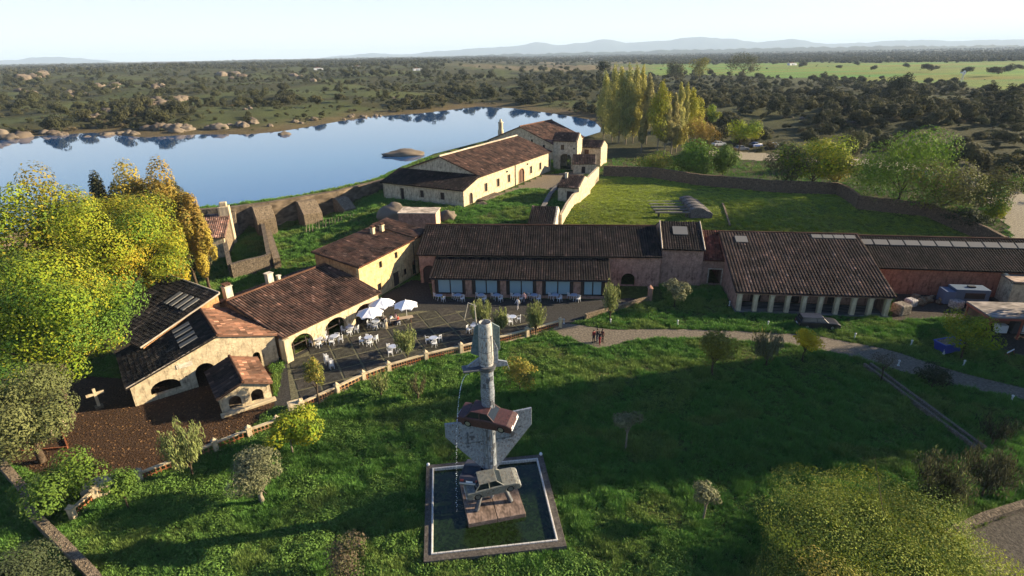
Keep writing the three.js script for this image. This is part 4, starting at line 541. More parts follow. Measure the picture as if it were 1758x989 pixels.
// ---------------------------------------------------------------- terrace furniture
{
  const chair0 = thing('garden_chair', 'x', 'chair'); { const W = M.white; part('seat', box(.44, .04, .42, 0, .43, 0, .015), W, chair0); part('backrest', merge([box(.44, .05, .04, 0, .84, -.22, .015), ...[-.17, -.085, 0, .085, .17].map(x => box(.035, .4, .025, x, .64, -.215))]), W, chair0); for (const [x, z] of [[-1, -1], [1, -1], [-1, 1], [1, 1]]) part('leg', bar([x * .22, 0, z * .21], [x * .19, .43, z * .18], .022, .026, 5), W, chair0); part('armrest', merge([box(.04, .03, .4, -.23, .64, 0), box(.04, .03, .4, .23, .64, 0), box(.03, .22, .03, -.23, .53, .18), box(.03, .22, .03, .23, .53, .18)]), W, chair0); }
  const table0 = thing('garden_table', 'x', 'table'); { part('tabletop', new THREE.CylinderGeometry(.45, .45, .04, 20).translate(0, .72, 0), std(.32, .36, .46, .5), table0); part('rim', new THREE.TorusGeometry(.45, .025, 5, 20).rotateX(Math.PI / 2).translate(0, .72, 0), M.white, table0); for (let k = 0; k < 4; k++) { const a = k * Math.PI / 2 + .78; part('leg', bar([Math.cos(a) * .38, 0, Math.sin(a) * .38], [Math.cos(a) * .2, .71, Math.sin(a) * .2], .025, .02, 5), M.white, table0); } }
  let nc = 0, ntb = 0; const R = rng(31);
  const putC = (x, z, a, label, group) => { if (!nc++) { chair0.position.set(x, .07, z); chair0.rotation.y = a; chair0.userData.label = label; chair0.userData.group = group; } else copy(chair0, [x, .07, z], a, 1.12, label, group); };
  const putT = (x, z, label, group) => { if (!ntb++) { table0.position.set(x, .07, z); table0.userData.label = label; table0.userData.group = group; } else copy(table0, [x, .07, z], R() * 3, 1.12, label, group); };
  const set = (x, z, n, lc, lt, gc, gtb, a0 = R() * 6) => { putT(x, z, lt, gtb); for (let k = 0; k < n; k++) { const a = a0 + k * Math.PI * 2 / n; putC(x + Math.sin(a) * .8, z + Math.cos(a) * .8, a + Math.PI, lc, gc); } };
  for (const px of [755, 787, 826, 853, 888, 917, 953, 985]) { const g = G(px, 516); set(g[0], g[1], 2, 'white plastic chair at a table under the cafe windows', 'round table with blue top under the cafe windows', 'chairs under the cafe windows', 'tables under the cafe windows', Math.PI / 2 + .3 * (R() - .5) - .8); }
  for (const [px, py] of [[548, 592], [575, 588], [602, 572], [634, 590], [646, 562]]) { const g = G(px, py); set(g[0], g[1], 4, 'white plastic chair among the tables before the arcade', 'round table among chairs before the arcade', 'chairs before the arcade', 'tables before the arcade'); }
  for (const [px, py] of [[676, 612], [745, 597], [815, 575], [880, 560]]) { const g = G(px, py - 6); set(g[0], g[1], 3, 'white plastic chair beside the brick balustrade', 'round table beside the brick balustrade', 'chairs along the balustrade', 'tables along the balustrade'); }
  for (const [px, py] of [[545, 585], [558, 578], [600, 555], [610, 548], [562, 626], [570, 634]]) { const g = G(px, py); for (let k = 0; k < 5; k++) { const c = copy(chair0, [g[0], .07 + k * .13, g[1]], .9, 1, 'white plastic chair in a stack by the arcade', 'stacked white chairs'); } }
  const um = (px, py, r, label) => { const g = G(px, py), u = thing('parasol', label, 'parasol', [g[0], .05, g[1]], R() * .6); part('pole', bar([0, 0, 0], [0, 2.75, 0], .035, .03, 7), M.white, u); part('base', new THREE.CylinderGeometry(.3, .34, .12, 14).translate(0, .06, 0), M.concrete, u); const n = 8, pos = []; for (let i = 0; i < n; i++) { const a = i / n * 6.2832, b = (i + 1) / n * 6.2832, top = [0, 2.72, 0], A = [Math.cos(a) * r, 1.98, Math.sin(a) * r], B = [Math.cos(b) * r, 1.98, Math.sin(b) * r], m = [(A[0] + B[0]) / 2 * .97, 2.02, (A[2] + B[2]) / 2 * .97], cen = [(top[0] + m[0]) / 2, 2.33, (top[2] + m[2]) / 2]; for (const q of [[top, cen, A], [top, B, cen], [A, cen, m], [m, cen, B], [A, m, [A[0], 1.8, A[2]]], [m, B, [B[0], 1.8, B[2]]]]) for (const v of q) pos.push(...v); } const cg = new THREE.BufferGeometry(); cg.setAttribute('position', new THREE.Float32BufferAttribute(pos, 3)); cg.computeVertexNormals(); const can = part('canopy', cg, M.whiteCloth, u); part('finial', new THREE.SphereGeometry(.06, 8, 6).translate(0, 2.78, 0), M.white, can); for (let i = 0; i < n; i++) part('rib', bar([0, 2.68, 0], [Math.cos(i / n * 6.2832) * r * .98, 1.96, Math.sin(i / n * 6.2832) * r * .98], .012, .012, 4), M.iron, can); };
  um(658, 545, 1.75, 'white parasol closest to the yellow house'); um(638, 562, 1.7, 'white parasol before the arch of the hall'); um(699, 548, 1.6, 'white parasol standing free by the long bench table');
  const g = G(690, 556), bt = thing('long_table', 'long wooden trestle table beside the free-standing parasol', 'table', [g[0], .06, g[1]], .35); part('tabletop', box(3.0, .06, .8, 0, .75, 0, .02), std(.33, .25, .18, .7), bt); for (const x of [-1.2, 1.2]) part('leg', merge([bar([x, 0, -.3], [x, .74, .2], .04), bar([x, 0, .3], [x, .74, -.2], .04)]), M.wood, bt); 
}
// ---------------------------------------------------------------- people
function figure(bones, cols) { // one continuous skin over tapered bones
  const N = 46, mc = new MarchingCubes(N, new THREE.MeshBasicMaterial(), false, false, 30000), S = 1.0, h = N / 2; mc.isolation = 0; const cy = .92;
  const dist = (x, y, z) => { let d = 9; for (const b of bones) { const [a, c, r0, r1] = b, dx = c[0] - a[0], dy = c[1] - a[1], dz = c[2] - a[2], l = dx * dx + dy * dy + dz * dz, t = Math.min(1, Math.max(0, ((x - a[0]) * dx + (y - a[1]) * dy + (z - a[2]) * dz) / l)), e = Math.hypot(x - a[0] - t * dx, y - a[1] - t * dy, z - a[2] - t * dz) - lerp(r0, r1, t), k = .04, q = Math.max(0, k - Math.abs(d - e)) / k; d = Math.min(d, e) - q * q * k * .25; } return d; };
  for (let k = 0; k < N; k++) for (let j = 0; j < N; j++) for (let i = 0; i < N; i++) mc.field[i + j * N + k * N * N] = -dist((i - h) / h * S, (j - h) / h * S + cy, (k - h) / h * S);
  mc.update(); const n = mc.count, p = new Float32Array(mc.positionArray.subarray(0, n * 3)), nn = new Float32Array(mc.normalArray.subarray(0, n * 3)), col = new Float32Array(n * 3);
  for (let i = 0; i < n; i++) { p[i * 3] *= S; p[i * 3 + 1] = p[i * 3 + 1] * S + cy; p[i * 3 + 2] *= S; let best = 9, bc = cols.top; for (const b of bones) { const [a, c, r0, r1, key] = b, dx = c[0] - a[0], dy = c[1] - a[1], dz = c[2] - a[2], l = dx * dx + dy * dy + dz * dz, x = p[i * 3], y = p[i * 3 + 1], z = p[i * 3 + 2], t = Math.min(1, Math.max(0, ((x - a[0]) * dx + (y - a[1]) * dy + (z - a[2]) * dz) / l)), e = Math.hypot(x - a[0] - t * dx, y - a[1] - t * dy, z - a[2] - t * dz) - lerp(r0, r1, t); if (e < best) { best = e; bc = cols[key]; } } col.set(bc, i * 3); }
  const g = new THREE.BufferGeometry(); g.setAttribute('position', new THREE.BufferAttribute(p, 3)); g.setAttribute('normal', new THREE.BufferAttribute(nn, 3)); g.setAttribute('color', new THREE.BufferAttribute(col, 3)); return g;
}
function person(label, pose, c, pos, turn, group) {
  const sit = pose === 'sit', hy = sit ? .52 : .92, lean = sit ? .05 : 0, B = [], st = pose === 'walk' ? .2 : .05, skin = 'skin';
  for (const s of [-1, 1]) { const hip = [s * .09, hy, 0], f = pose === 'walk' ? s * st : s * .02, knee = sit ? [s * .12, .5, .42] : [s * .1, .5, f * .6 + .03], an = sit ? [s * .12, .09, .40] : [s * .11, .09, f]; B.push([hip, knee, .085, .062, 'legs'], [knee, an, .06, .042, 'legs'], [[an[0], .045, an[2] - .03], [an[0] + s * .02, .04, an[2] + .15], .04, .036, 'shoe']);
    const sh = [s * .185, hy + .50, lean], el = sit ? [s * .24, hy + .24, .12] : [s * .25, hy + .24, -.02 + (pose === 'walk' ? -f * .6 : .02)], wr = sit ? [s * .14, hy + .22, .34] : [s * .25, hy + .02, .08 + (pose === 'walk' ? -f : 0)]; B.push([[s * .08, hy + .50, lean], sh, .07, .062, 'top'], [sh, el, .052, .042, 'top'], [el, wr, .04, .03, 'top'], [wr, [wr[0], wr[1] - (sit ? .0 : .09), wr[2] + (sit ? .09 : .02)], .03, .026, skin]); }
  B.push([[0, hy, 0], [0, hy + .18, lean * .5], .135, .12, 'legs'], [[0, hy + .16, lean * .5], [0, hy + .42, lean], .125, .145, 'top'], [[0, hy + .48, lean], [0, hy + .60, lean + .01], .06, .052, skin], [[0, hy + .66, lean + .015], [0, hy + .75, lean + .02], .082, .092, skin], [[0, hy + .68, lean + .1], [0, hy + .70, lean + .115], .02, .016, skin]);
  const t = thing('person', label, 'person', pos, turn, group); part('body', figure(B, { skin: [.42, .26, .18], ...c }), M.vcol, t);
  const hg = new THREE.SphereGeometry(.108, 14, 10, 0, 6.2832, 0, 1.9); hg.rotateX(-.45); hg.scale(.95, 1.05, 1.05); hg.translate(0, hy + .745, lean + .005); part('hair', hg, std(...(c.hair || [.03, .018, .012]), .8), t);
}
{
  const g = (x, y) => { const p = G(x, y); return [p[0], .035, p[1]]; };
  person('person in dark red jacket at the edge of the group on the path', 'stand', { top: [.16, .02, .025], legs: [.02, .02, .03], shoe: [.02, .02, .02] }, g(1019, 589), -2.6); person('person in black coat and jeans standing in the group on the path', 'stand', { top: [.015, .015, .018], legs: [.025, .035, .07], shoe: [.02, .02, .02] }, g(1025, 587), -2.2); person('person in bright red trousers standing in the group on the path', 'walk', { top: [.03, .02, .025], legs: [.22, .025, .03], shoe: [.02, .02, .02] }, g(1029, 592), 2.6); person('person in brown coat at the end of the group on the path', 'stand', { top: [.09, .04, .03], legs: [.03, .02, .02], shoe: [.02, .02, .02] }, g(1034, 588), 2.2);
  person('person in white shirt walking past the cafe windows', 'walk', { top: [.65, .63, .62], legs: [.4, .38, .38], shoe: [.05, .05, .05] }, g(889, 532), -.8); person('person in pink top beside the walker before the cafe', 'stand', { top: [.5, .32, .34], legs: [.05, .05, .08], shoe: [.05, .05, .05] }, g(900, 522), -.4);
  person('person in pale shirt and cream trousers standing among the terrace tables', 'stand', { top: [.2, .19, .18], legs: [.55, .45, .3], shoe: [.1, .08, .06] }, g(664, 566), 1); person('person in black top standing between the parasols', 'stand', { top: [.02, .02, .02], legs: [.5, .42, .3], shoe: [.1, .08, .06] }, g(659, 566), .4);
  [['white shirt', [.7, .68, .66], 672, 556, 1.2], ['pink shirt', [.6, .35, .33], 680, 553, 2.0], ['red top', [.3, .05, .04], 685, 558, 4.6]].forEach(([n, c, x, y, r]) => { const q = g(x, y); person('person in ' + n + ' seated at the terrace by the parasols', 'sit', { top: c, legs: [.05, .05, .08], shoe: [.03, .03, .03] }, [q[0], .06, q[2]], r); const st = solo('stool', merge([box(.4, .05, .4, 0, .43, 0, .02), bar([-.15, 0, -.15], [-.15, .42, -.15], .02), bar([.15, 0, -.15], [.15, .42, -.15], .02), bar([-.15, 0, .15], [-.15, .42, .15], .02), bar([.15, 0, .15], [.15, .42, .15], .02)]), M.white, 'white seat under the person in ' + n, 'stool'); st.position.set(q[0], .03, q[2]); });
}

// ---------------------------------------------------------------- foliage kit
function leafCloud(seed, blobs, count, size, colors, o = {}) { // leaf-sized faces through the volume of a crown
  const r = rng(seed), pos = new Float32Array(count * 12), nor = new Float32Array(count * 12), col = new Float32Array(count * 12), idx = new Uint32Array(count * 6); const vol = blobs.map(b => Math.pow(b[3] * b[4] * b[5], .72)), tot = vol.reduce((a, b) => a + b, 0), cum = []; vol.reduce((a, b, i) => (cum[i] = a + b), 0);
  const tw = blobs.map(() => r()), a = V(), b = V(), n = V(), p = V(), up = V(0, 1, 0), rnd = V();
  for (let i = 0; i < count; i++) {
    const pick = r() * tot; let k = 0; while (cum[k] < pick) k++; const B = blobs[k];
    rnd.set(r() * 2 - 1, r() * 2 - 1, r() * 2 - 1); if (rnd.lengthSq() > 1 || rnd.lengthSq() < .01) { i--; continue; } rnd.normalize(); const rad = o.fill ? Math.cbrt(r()) : .55 + .5 * Math.sqrt(r());
    p.set(B[0] + rnd.x * B[3] * rad, B[1] + rnd.y * B[4] * rad, B[2] + rnd.z * B[5] * rad); if (o.minY !== undefined && p.y < o.minY) p.y = o.minY + r() * .3;
    n.copy(rnd).multiplyScalar(1.3).add(V(r() - .5, r() - .2, r() - .5).multiplyScalar(1.1)).normalize(); a.crossVectors(n, Math.abs(n.y) > .9 ? V(1, 0, 0) : up).normalize(); b.crossVectors(n, a); const q = r() * 6.28; const ca = Math.cos(q), sa = Math.sin(q), A = a.clone().multiplyScalar(ca).addScaledVector(b, sa), Bv = b.clone().multiplyScalar(ca).addScaledVector(a, -sa); if (o.up) A.lerp(up, o.up).normalize(); n.crossVectors(A, Bv).normalize();
    const s = size * (.6 + .8 * r()), w = s * (o.slim || .55); const t = colors.length * Math.min(.999, Math.max(0, tw[k] * .82 + r() * .18)), c = colors[Math.floor(t)], j = .84 + .32 * r();
    const vs = [p.clone().addScaledVector(A, -s * .5), p.clone().addScaledVector(Bv, w * .5).addScaledVector(n, s * .08), p.clone().addScaledVector(A, s * .5), p.clone().addScaledVector(Bv, -w * .5).addScaledVector(n, s * .08)];
    for (let m = 0; m < 4; m++) { const e = i * 12 + m * 3; pos[e] = vs[m].x; pos[e + 1] = vs[m].y; pos[e + 2] = vs[m].z; nor[e] = n.x; nor[e + 1] = n.y; nor[e + 2] = n.z; col[e] = c[0] * j; col[e + 1] = c[1] * j; col[e + 2] = c[2] * j; }
    idx.set([i * 4, i * 4 + 2, i * 4 + 1, i * 4, i * 4 + 3, i * 4 + 2], i * 6);
  }
  const g = new THREE.BufferGeometry(); g.setAttribute('position', new THREE.BufferAttribute(pos, 3)); g.setAttribute('normal', new THREE.BufferAttribute(nor, 3)); g.setAttribute('color', new THREE.BufferAttribute(col, 3)); g.setIndex(new THREE.BufferAttribute(idx, 1)); return g;
}
function roundBlobs(r, n, cy, R, Ry, f = .38) { const out = []; for (let i = 0; i < n; i++) { const a = r() * 6.28, u = r() * 2 - 1, q = Math.sqrt(1 - u * u), d = .3 + .5 * r(), s = f * (.6 + .75 * r()); out.push([Math.cos(a) * q * R * d, cy + u * Ry * d, Math.sin(a) * q * R * d, R * s, Ry * s, R * s]); } out.push([0, cy, 0, R * .5, Ry * .55, R * .5]); return out; }
function trunkGeo(r, H, rad, limbs, spread) { const list = [], top = [(r() - .5) * .3, H, (r() - .5) * .3]; const m = [(r() - .5) * .2, H * .5, (r() - .5) * .2]; list.push(bar([0, -.2, 0], m, rad, rad * .75, 8), bar(m, top, rad * .75, rad * .45, 7)); for (let i = 0; i < limbs; i++) { const a = i / limbs * 6.28 + r(), h0 = H * (.55 + .4 * r()), e = [Math.cos(a) * spread * (.4 + .5 * r()), H + spread * (.1 + .7 * r()), Math.sin(a) * spread * (.4 + .5 * r())], md = [e[0] * .45, lerp(h0, e[1], .55), e[2] * .45]; list.push(bar([0, h0, 0], md, rad * .4, rad * .28, 6), bar(md, e, rad * .28, rad * .08, 5)); } return merge(list); }
const PAL = {
  yellowgreen: [[.13, .20, .015], [.20, .25, .015], [.27, .27, .018], [.11, .17, .02]], yellow: [[.30, .26, .02], [.36, .28, .02], [.22, .23, .02], [.26, .20, .02]], gold: [[.32, .25, .035], [.37, .28, .04], [.26, .21, .035], [.21, .19, .04]], rust: [[.26, .17, .035], [.30, .20, .04], [.22, .17, .035]],
  green: [[.06, .11, .018], [.08, .14, .02], [.10, .16, .02]], bright: [[.09, .17, .02], [.13, .21, .02], [.08, .14, .02]], olive: [[.15, .155, .08], [.19, .195, .105], [.12, .125, .06]], oliveDark: [[.06, .065, .03], [.085, .085, .04], [.05, .055, .025]], dark: [[.028, .038, .016], [.036, .046, .018], [.045, .05, .022]], spiky: [[.19, .23, .07], [.24, .27, .09], [.16, .19, .06]], dull: [[.07, .08, .03], [.10, .095, .04], [.12, .11, .05]], bushYellow: [[.18, .18, .03], [.23, .21, .035], [.13, .14, .03], [.26, .21, .04]], brown: [[.13, .09, .055], [.11, .085, .05], [.09, .08, .045]],
};
let treeSeed = 100;
function tree(name, label, base, H, Rw, o) { // trunk + crown at its foot
  const seed = treeSeed++, r = rng(seed * 13), t = thing(name, label, o.cat || 'tree', [base[0], base[1], base[2]], 0, o.group), th = (o.trunk ?? .35) * H, cy = (H + th) / 2 + (o.low || 0), Ry = (H - th) / 2 + .1;
  if (o.kind === 'spiky') { const st = []; const n = o.stems || 26, tips = []; for (let i = 0; i < n; i++) { const a = r() * 6.28, q = Rw * Math.sqrt(r()) * .9, h = H * (.7 + .35 * r()), e = [Math.cos(a) * q, h, Math.sin(a) * q]; st.push(bar([0, H * .18, 0], [e[0] * .6, h * .6, e[2] * .6], .04, .025, 4), bar([e[0] * .6, h * .6, e[2] * .6], e, .025, .008, 3)); tips.push([e[0] * .8, h * .78, e[2] * .8, Rw * .16, H * .22, Rw * .16], [e[0] * .55, h * .55, e[2] * .55, Rw * .2, H * .16, Rw * .2]); } st.push(bar([0, -.1, 0], [0, H * .3, 0], .1, .07, 6)); part('trunk', merge(st), M.bark, t); part('crown', leafCloud(seed, tips, Math.round((o.n || 3500) * .7), (o.leaf || .2) * 1.9, o.pal, { up: .72, slim: .2, fill: true }), M.leaf, t); return t; }
  if (o.kind === 'poplar') { const bl = []; for (let i = 0; i < 26; i++) { const f = i / 25, y = lerp(th, H * .98, f), w = Rw * (.25 + .85 * Math.sin(Math.PI * Math.pow(.12 + f * .86, .8))), a = r() * 6.28, d = w * .45 * r(); bl.push([Math.cos(a) * d, y, Math.sin(a) * d, w * .55, H * .075, w * .55]); } part('trunk', merge([bar([0, -.3, 0], [0, H * .55, 0], o.tr || .22, .12, 7), bar([0, H * .55, 0], [0, H * .95, 0], .12, .03, 5), ...Array.from({ length: 12 }, () => { const y = lerp(th * .9, H * .7, r()), a = r() * 6.28; return bar([0, y, 0], [Math.cos(a) * Rw * .6, y + H * .16, Math.sin(a) * Rw * .6], .06, .02, 4); })]), M.barkPale, t); part('crown', leafCloud(seed, bl, o.n || 5000, o.leaf || .42, o.pal, { up: .5, fill: true }), M.leaf, t); return t; }
  const bl = o.kind === 'willow' ? roundBlobs(r, 16, cy + Ry * .1, Rw, Ry, .4) : roundBlobs(r, o.blobs || 16, cy, Rw, Ry, o.f || .36); if (o.kind === 'willow') for (let i = 0; i < 14; i++) { const a = i / 14 * 6.28; bl.push([Math.cos(a) * Rw * .8, cy - Ry * .35, Math.sin(a) * Rw * .8, Rw * .22, Ry * .6, Rw * .22]); }
  part('trunk', trunkGeo(r, Math.max(th, .3) + Ry * .3, o.tr || Math.max(.06, H * .022), o.limbs || 6, Rw * .75), o.bark || M.bark, t); part('crown', leafCloud(seed, bl, o.n || 5000, o.leaf || .28, o.pal, { minY: .05, fill: o.fill, slim: o.slim, up: o.kind === 'willow' ? .35 : 0 }), M.leaf, t); return t;
}
const hAt = (px, py, b) => { const d = rayOf(px, py); return CAMH + Math.hypot(b[0], b[2]) / Math.hypot(d.x, d.z) * d.y; };
function treeAt(name, label, bp, tp, hw, o = {}) { const dz = rayOf(...tp), b = o.z ? [o.z * dz.x / dz.z, hT(o.z * dz.x / dz.z, o.z), o.z] : o.at || GT(...bp), H = hAt(tp[0], tp[1], b) - b[1], dist = Math.hypot(b[0], b[2], CAMH - b[1] - H / 2); return tree(name, label, b, H, hw * dist / FPX, { ...o }); }
// ---------------------------------------------------------------- the tall autumn trees by the mill
treeAt('autumn_tree', 'tall lush tree turning yellow that overhangs the mill roof', null, [160, 312], 112, { z: -65, trunk: .22, pal: [...PAL.yellowgreen, ...PAL.yellow.slice(0, 2), PAL.bright[1]], n: 70000, leaf: .25, blobs: 64, f: .24, tr: .45 });
treeAt('autumn_tree', 'bright green tree with a few golden sprays above the reddish ground', null, [20, 440], 122, { z: -46.5, trunk: .2, pal: [...PAL.yellowgreen, PAL.bright[0], PAL.bright[1], PAL.yellow[1]], n: 44000, leaf: .24, blobs: 40, f: .28, tr: .4 });
treeAt('autumn_tree', 'slender pale yellow tree beside the lake shore', null, [95, 272], 66, { z: -66, trunk: .3, pal: [...PAL.yellow, PAL.yellowgreen[1]], n: 9000, leaf: .33, blobs: 22, f: .26, tr: .3 });
treeAt('autumn_tree', 'tall green-yellow tree rising over the lake edge', null, [0, 286], 75, { z: -61, trunk: .25, pal: [...PAL.yellowgreen, PAL.yellow[0]], n: 14000, leaf: .34, blobs: 24, f: .28, tr: .35 });
[[212, 272, 52, -57.5, -76, 'gold'], [258, 270, 44, -53.5, -77, 'gold'], [290, 298, 32, -51, -79, 'oliveDark'], [318, 328, 28, -48, -76.5, 'gold'], [160, 284, 28, -62, -77, 'oliveDark'], [240, 325, 46, -55, -71, 'yellow']].forEach(([x, y, w, bx, bz, pal], i) => treeAt('golden_elm', ['tallest rust-gold elm in the clump before the lake', 'gold elm with a pointed top in the clump before the lake', 'dark olive elm within the golden clump', 'narrow gold elm beside the wash house roof', 'dark olive elm at the yellow tree side of the golden clump', 'yellow elm in front of the golden clump'][i], null, [x, y], w, { z: bz + bx * 0, trunk: .12, pal: pal === 'gold' ? [...PAL.gold, ...PAL.rust] : PAL[pal], n: 16000, leaf: .36, blobs: 30, f: .28, tr: .3, group: 'golden elms by the lake' }));
// ---------------------------------------------------------------- garden trees and shrubs
const garden = [
  ['olive_tree', 'gnarled grey olive tree on the meadow below the balustrade', [452, 862], [446, 774], 46, { trunk: .18, blobs: 22, pal: PAL.olive, n: 7500, leaf: .17, tr: .22, bark: M.barkPale }],
  ['fig_tree', 'spreading yellow-green fig tree hiding the gap in the balustrade', [503, 778], [505, 704], 52, { trunk: .25, pal: PAL.yellowgreen, n: 5000, leaf: .26, bark: M.barkPale }],
  ['shoot_bush', 'tall spiky bush of upright green shoots at the broken balustrade', [332, 818], [325, 722], 42, { kind: 'spiky', pal: PAL.spiky, n: 4500 }],
  ['leafy_shrub', 'broad leafy green shrub at the end of the balustrade', [112, 868], [105, 782], 58, { trunk: .08, pal: [...PAL.green, PAL.yellowgreen[0]], n: 5500, leaf: .22, cat: 'shrub' }],
  ['young_tree', 'small round tree before the round cream step', [222, 876], [218, 804], 27, { trunk: .35, pal: PAL.green, n: 2200, leaf: .2 }],
  ['young_tree', 'slim young tree growing through the terrace balustrade', [548, 694], [547, 612], 18, { trunk: .4, pal: [...PAL.bushYellow, PAL.green[2]], n: 2000, leaf: .2 }],
  ['shoot_bush', 'spiky bush against the middle of the terrace balustrade', [700, 617], [698, 562], 27, { kind: 'spiky', pal: PAL.spiky, n: 3200 }],
  ['thin_bush', 'thin straggly bush on the grass under the balustrade', [655, 682], [655, 636], 26, { kind: 'spiky', pal: PAL.spiky, n: 900, stems: 20 }],
  ['thin_bush', 'sparse twiggy bush nearer the water stream', [718, 684], [718, 645], 20, { kind: 'spiky', pal: PAL.dull, n: 600, stems: 18 }],
  ['autumn_shrub', 'yellowing shrub on the grass behind the sculpture', [892, 668], [888, 620], 38, { trunk: .1, pal: [...PAL.bushYellow, PAL.gold[0]], n: 2200, leaf: .22, fill: true, cat: 'shrub' }],
  ['olive_tree', 'young olive with two tufts and a bare trunk on the shaded meadow', [1074, 772], [1076, 704], 28, { trunk: .55, pal: PAL.olive, n: 1600, leaf: .18, blobs: 6, bark: M.barkPale, tr: .1 }],
  ['olive_tree', 'small forked olive on the sunlit strip of meadow', [1207, 892], [1215, 832], 30, { trunk: .5, pal: PAL.olive, n: 1500, leaf: .18, blobs: 6, bark: M.barkPale, tr: .1 }],
  ['pear_tree', 'yellowing tree standing where lawn meets the path', [1222, 645], [1226, 552], 34, { trunk: .22, pal: PAL.bushYellow, n: 4200, leaf: .22 }],
  ['pear_tree', 'wispy olive-green tree by the path next to the bright yellow one', [1315, 628], [1313, 564], 34, { kind: 'spiky', pal: [...PAL.olive, PAL.bushYellow[0]], n: 3000, stems: 34 }],
  ['maple_tree', 'small tree with bright golden yellow leaves beside the path', [1378, 622], [1380, 566], 23, { trunk: .4, pal: [[.50, .36, .015], [.55, .40, .02], [.42, .33, .02]], n: 2400, leaf: .22 }],
  ['bare_tree', 'nearly bare small tree at the head of the stone channel', [1511, 656], [1511, 598], 20, { trunk: .4, pal: PAL.brown, n: 500, leaf: .16 }],
  ['round_shrub', 'dark rounded shrub beside the path past the channel', [1599, 668], [1598, 622], 24, { trunk: .25, pal: PAL.dark, n: 2200, leaf: .2, cat: 'shrub' }],
  ['ash_tree', 'bushy yellow-green tree before the open shed', [1650, 616], [1656, 535], 36, { trunk: .2, pal: PAL.yellowgreen, n: 4500, leaf: .24 }],
  ['thin_bush', 'faint thin bush past the end of the stone channel', [1702, 764], [1705, 705], 30, { kind: 'spiky', pal: PAL.dark, n: 1000, stems: 26 }],
  ['shoot_bush', 'dark spiky bush beside the big rounded bush', [1602, 880], [1605, 785], 50, { kind: 'spiky', pal: [...PAL.oliveDark, PAL.spiky[2]], n: 6000, stems: 44, leaf: .18 }],
  ['shoot_bush', 'dark spiky bush at the foot of the stone channel', [1685, 852], [1690, 768], 44, { kind: 'spiky', pal: PAL.oliveDark, n: 5000, stems: 40, leaf: .18 }],
  ['olive_tree', 'pale olive tree on the lawn before the pink wall', [1157, 528], [1160, 480], 26, { trunk: .4, pal: PAL.olive, n: 2600, leaf: .22 }],
  ['shoot_bush', 'spiky young tree at the corner of the glazed lean-to', [1047, 552], [1045, 482], 21, { kind: 'spiky', pal: PAL.spiky, n: 3200, stems: 30 }],
  ['shoot_bush', 'spiky bush on the terrace seen past the jet exhaust', [826, 562], [824, 515], 24, { kind: 'spiky', pal: PAL.spiky, n: 3000 }],
  ['shoot_bush', 'smaller spiky bush by the tail fin of the sculpture', [859, 574], [858, 530], 17, { kind: 'spiky', pal: PAL.spiky, n: 2200 }],
  ['shoot_bush', 'spiky bush at the last stretch of terrace balustrade', [920, 576], [920, 516], 23, { kind: 'spiky', pal: PAL.spiky, n: 3000 }],
  ['twiggy_bush', 'brownish half-bare bush on the weedy bank', [600, 995], [598, 922], 42, { trunk: .1, pal: [...PAL.brown, PAL.dull[1]], n: 2200, leaf: .16, fill: true, cat: 'shrub' }],
  ['old_olive', 'large dark olive tree shading the brick-edged bed', null, [12, 645], 66, { z: -40, trunk: .2, pal: [[.12, .135, .045], [.15, .16, .055], [.10, .115, .04]], n: 22000, leaf: .22, blobs: 30, tr: .35 }],
  ['big_bush', 'huge rounded yellow-green bush beside the dusty track', null, [1545, 900], 195, { z: -27, trunk: .05, pal: [[.21, .26, .035], [.27, .30, .04], [.16, .21, .035], [.24, .25, .04], [.13, .18, .03]], n: 125000, leaf: .125, blobs: 60, f: .27, cat: 'shrub' }],
  ['low_bush', 'yellow-topped bush in front of the huge rounded bush', null, [1440, 985], 85, { z: -22.5, trunk: .05, pal: PAL.bushYellow, n: 7000, leaf: .14, cat: 'shrub' }],
  ['ivy_bush', 'dark ivy bush under the corner wall', null, [2, 955], 58, { z: -25, trunk: .05, pal: [[.045, .06, .026], [.06, .075, .03]], n: 14000, leaf: .15, cat: 'shrub' }],
];
for (const [n, l, b, t, w, o] of garden) treeAt(n, l, b, t, w, o);
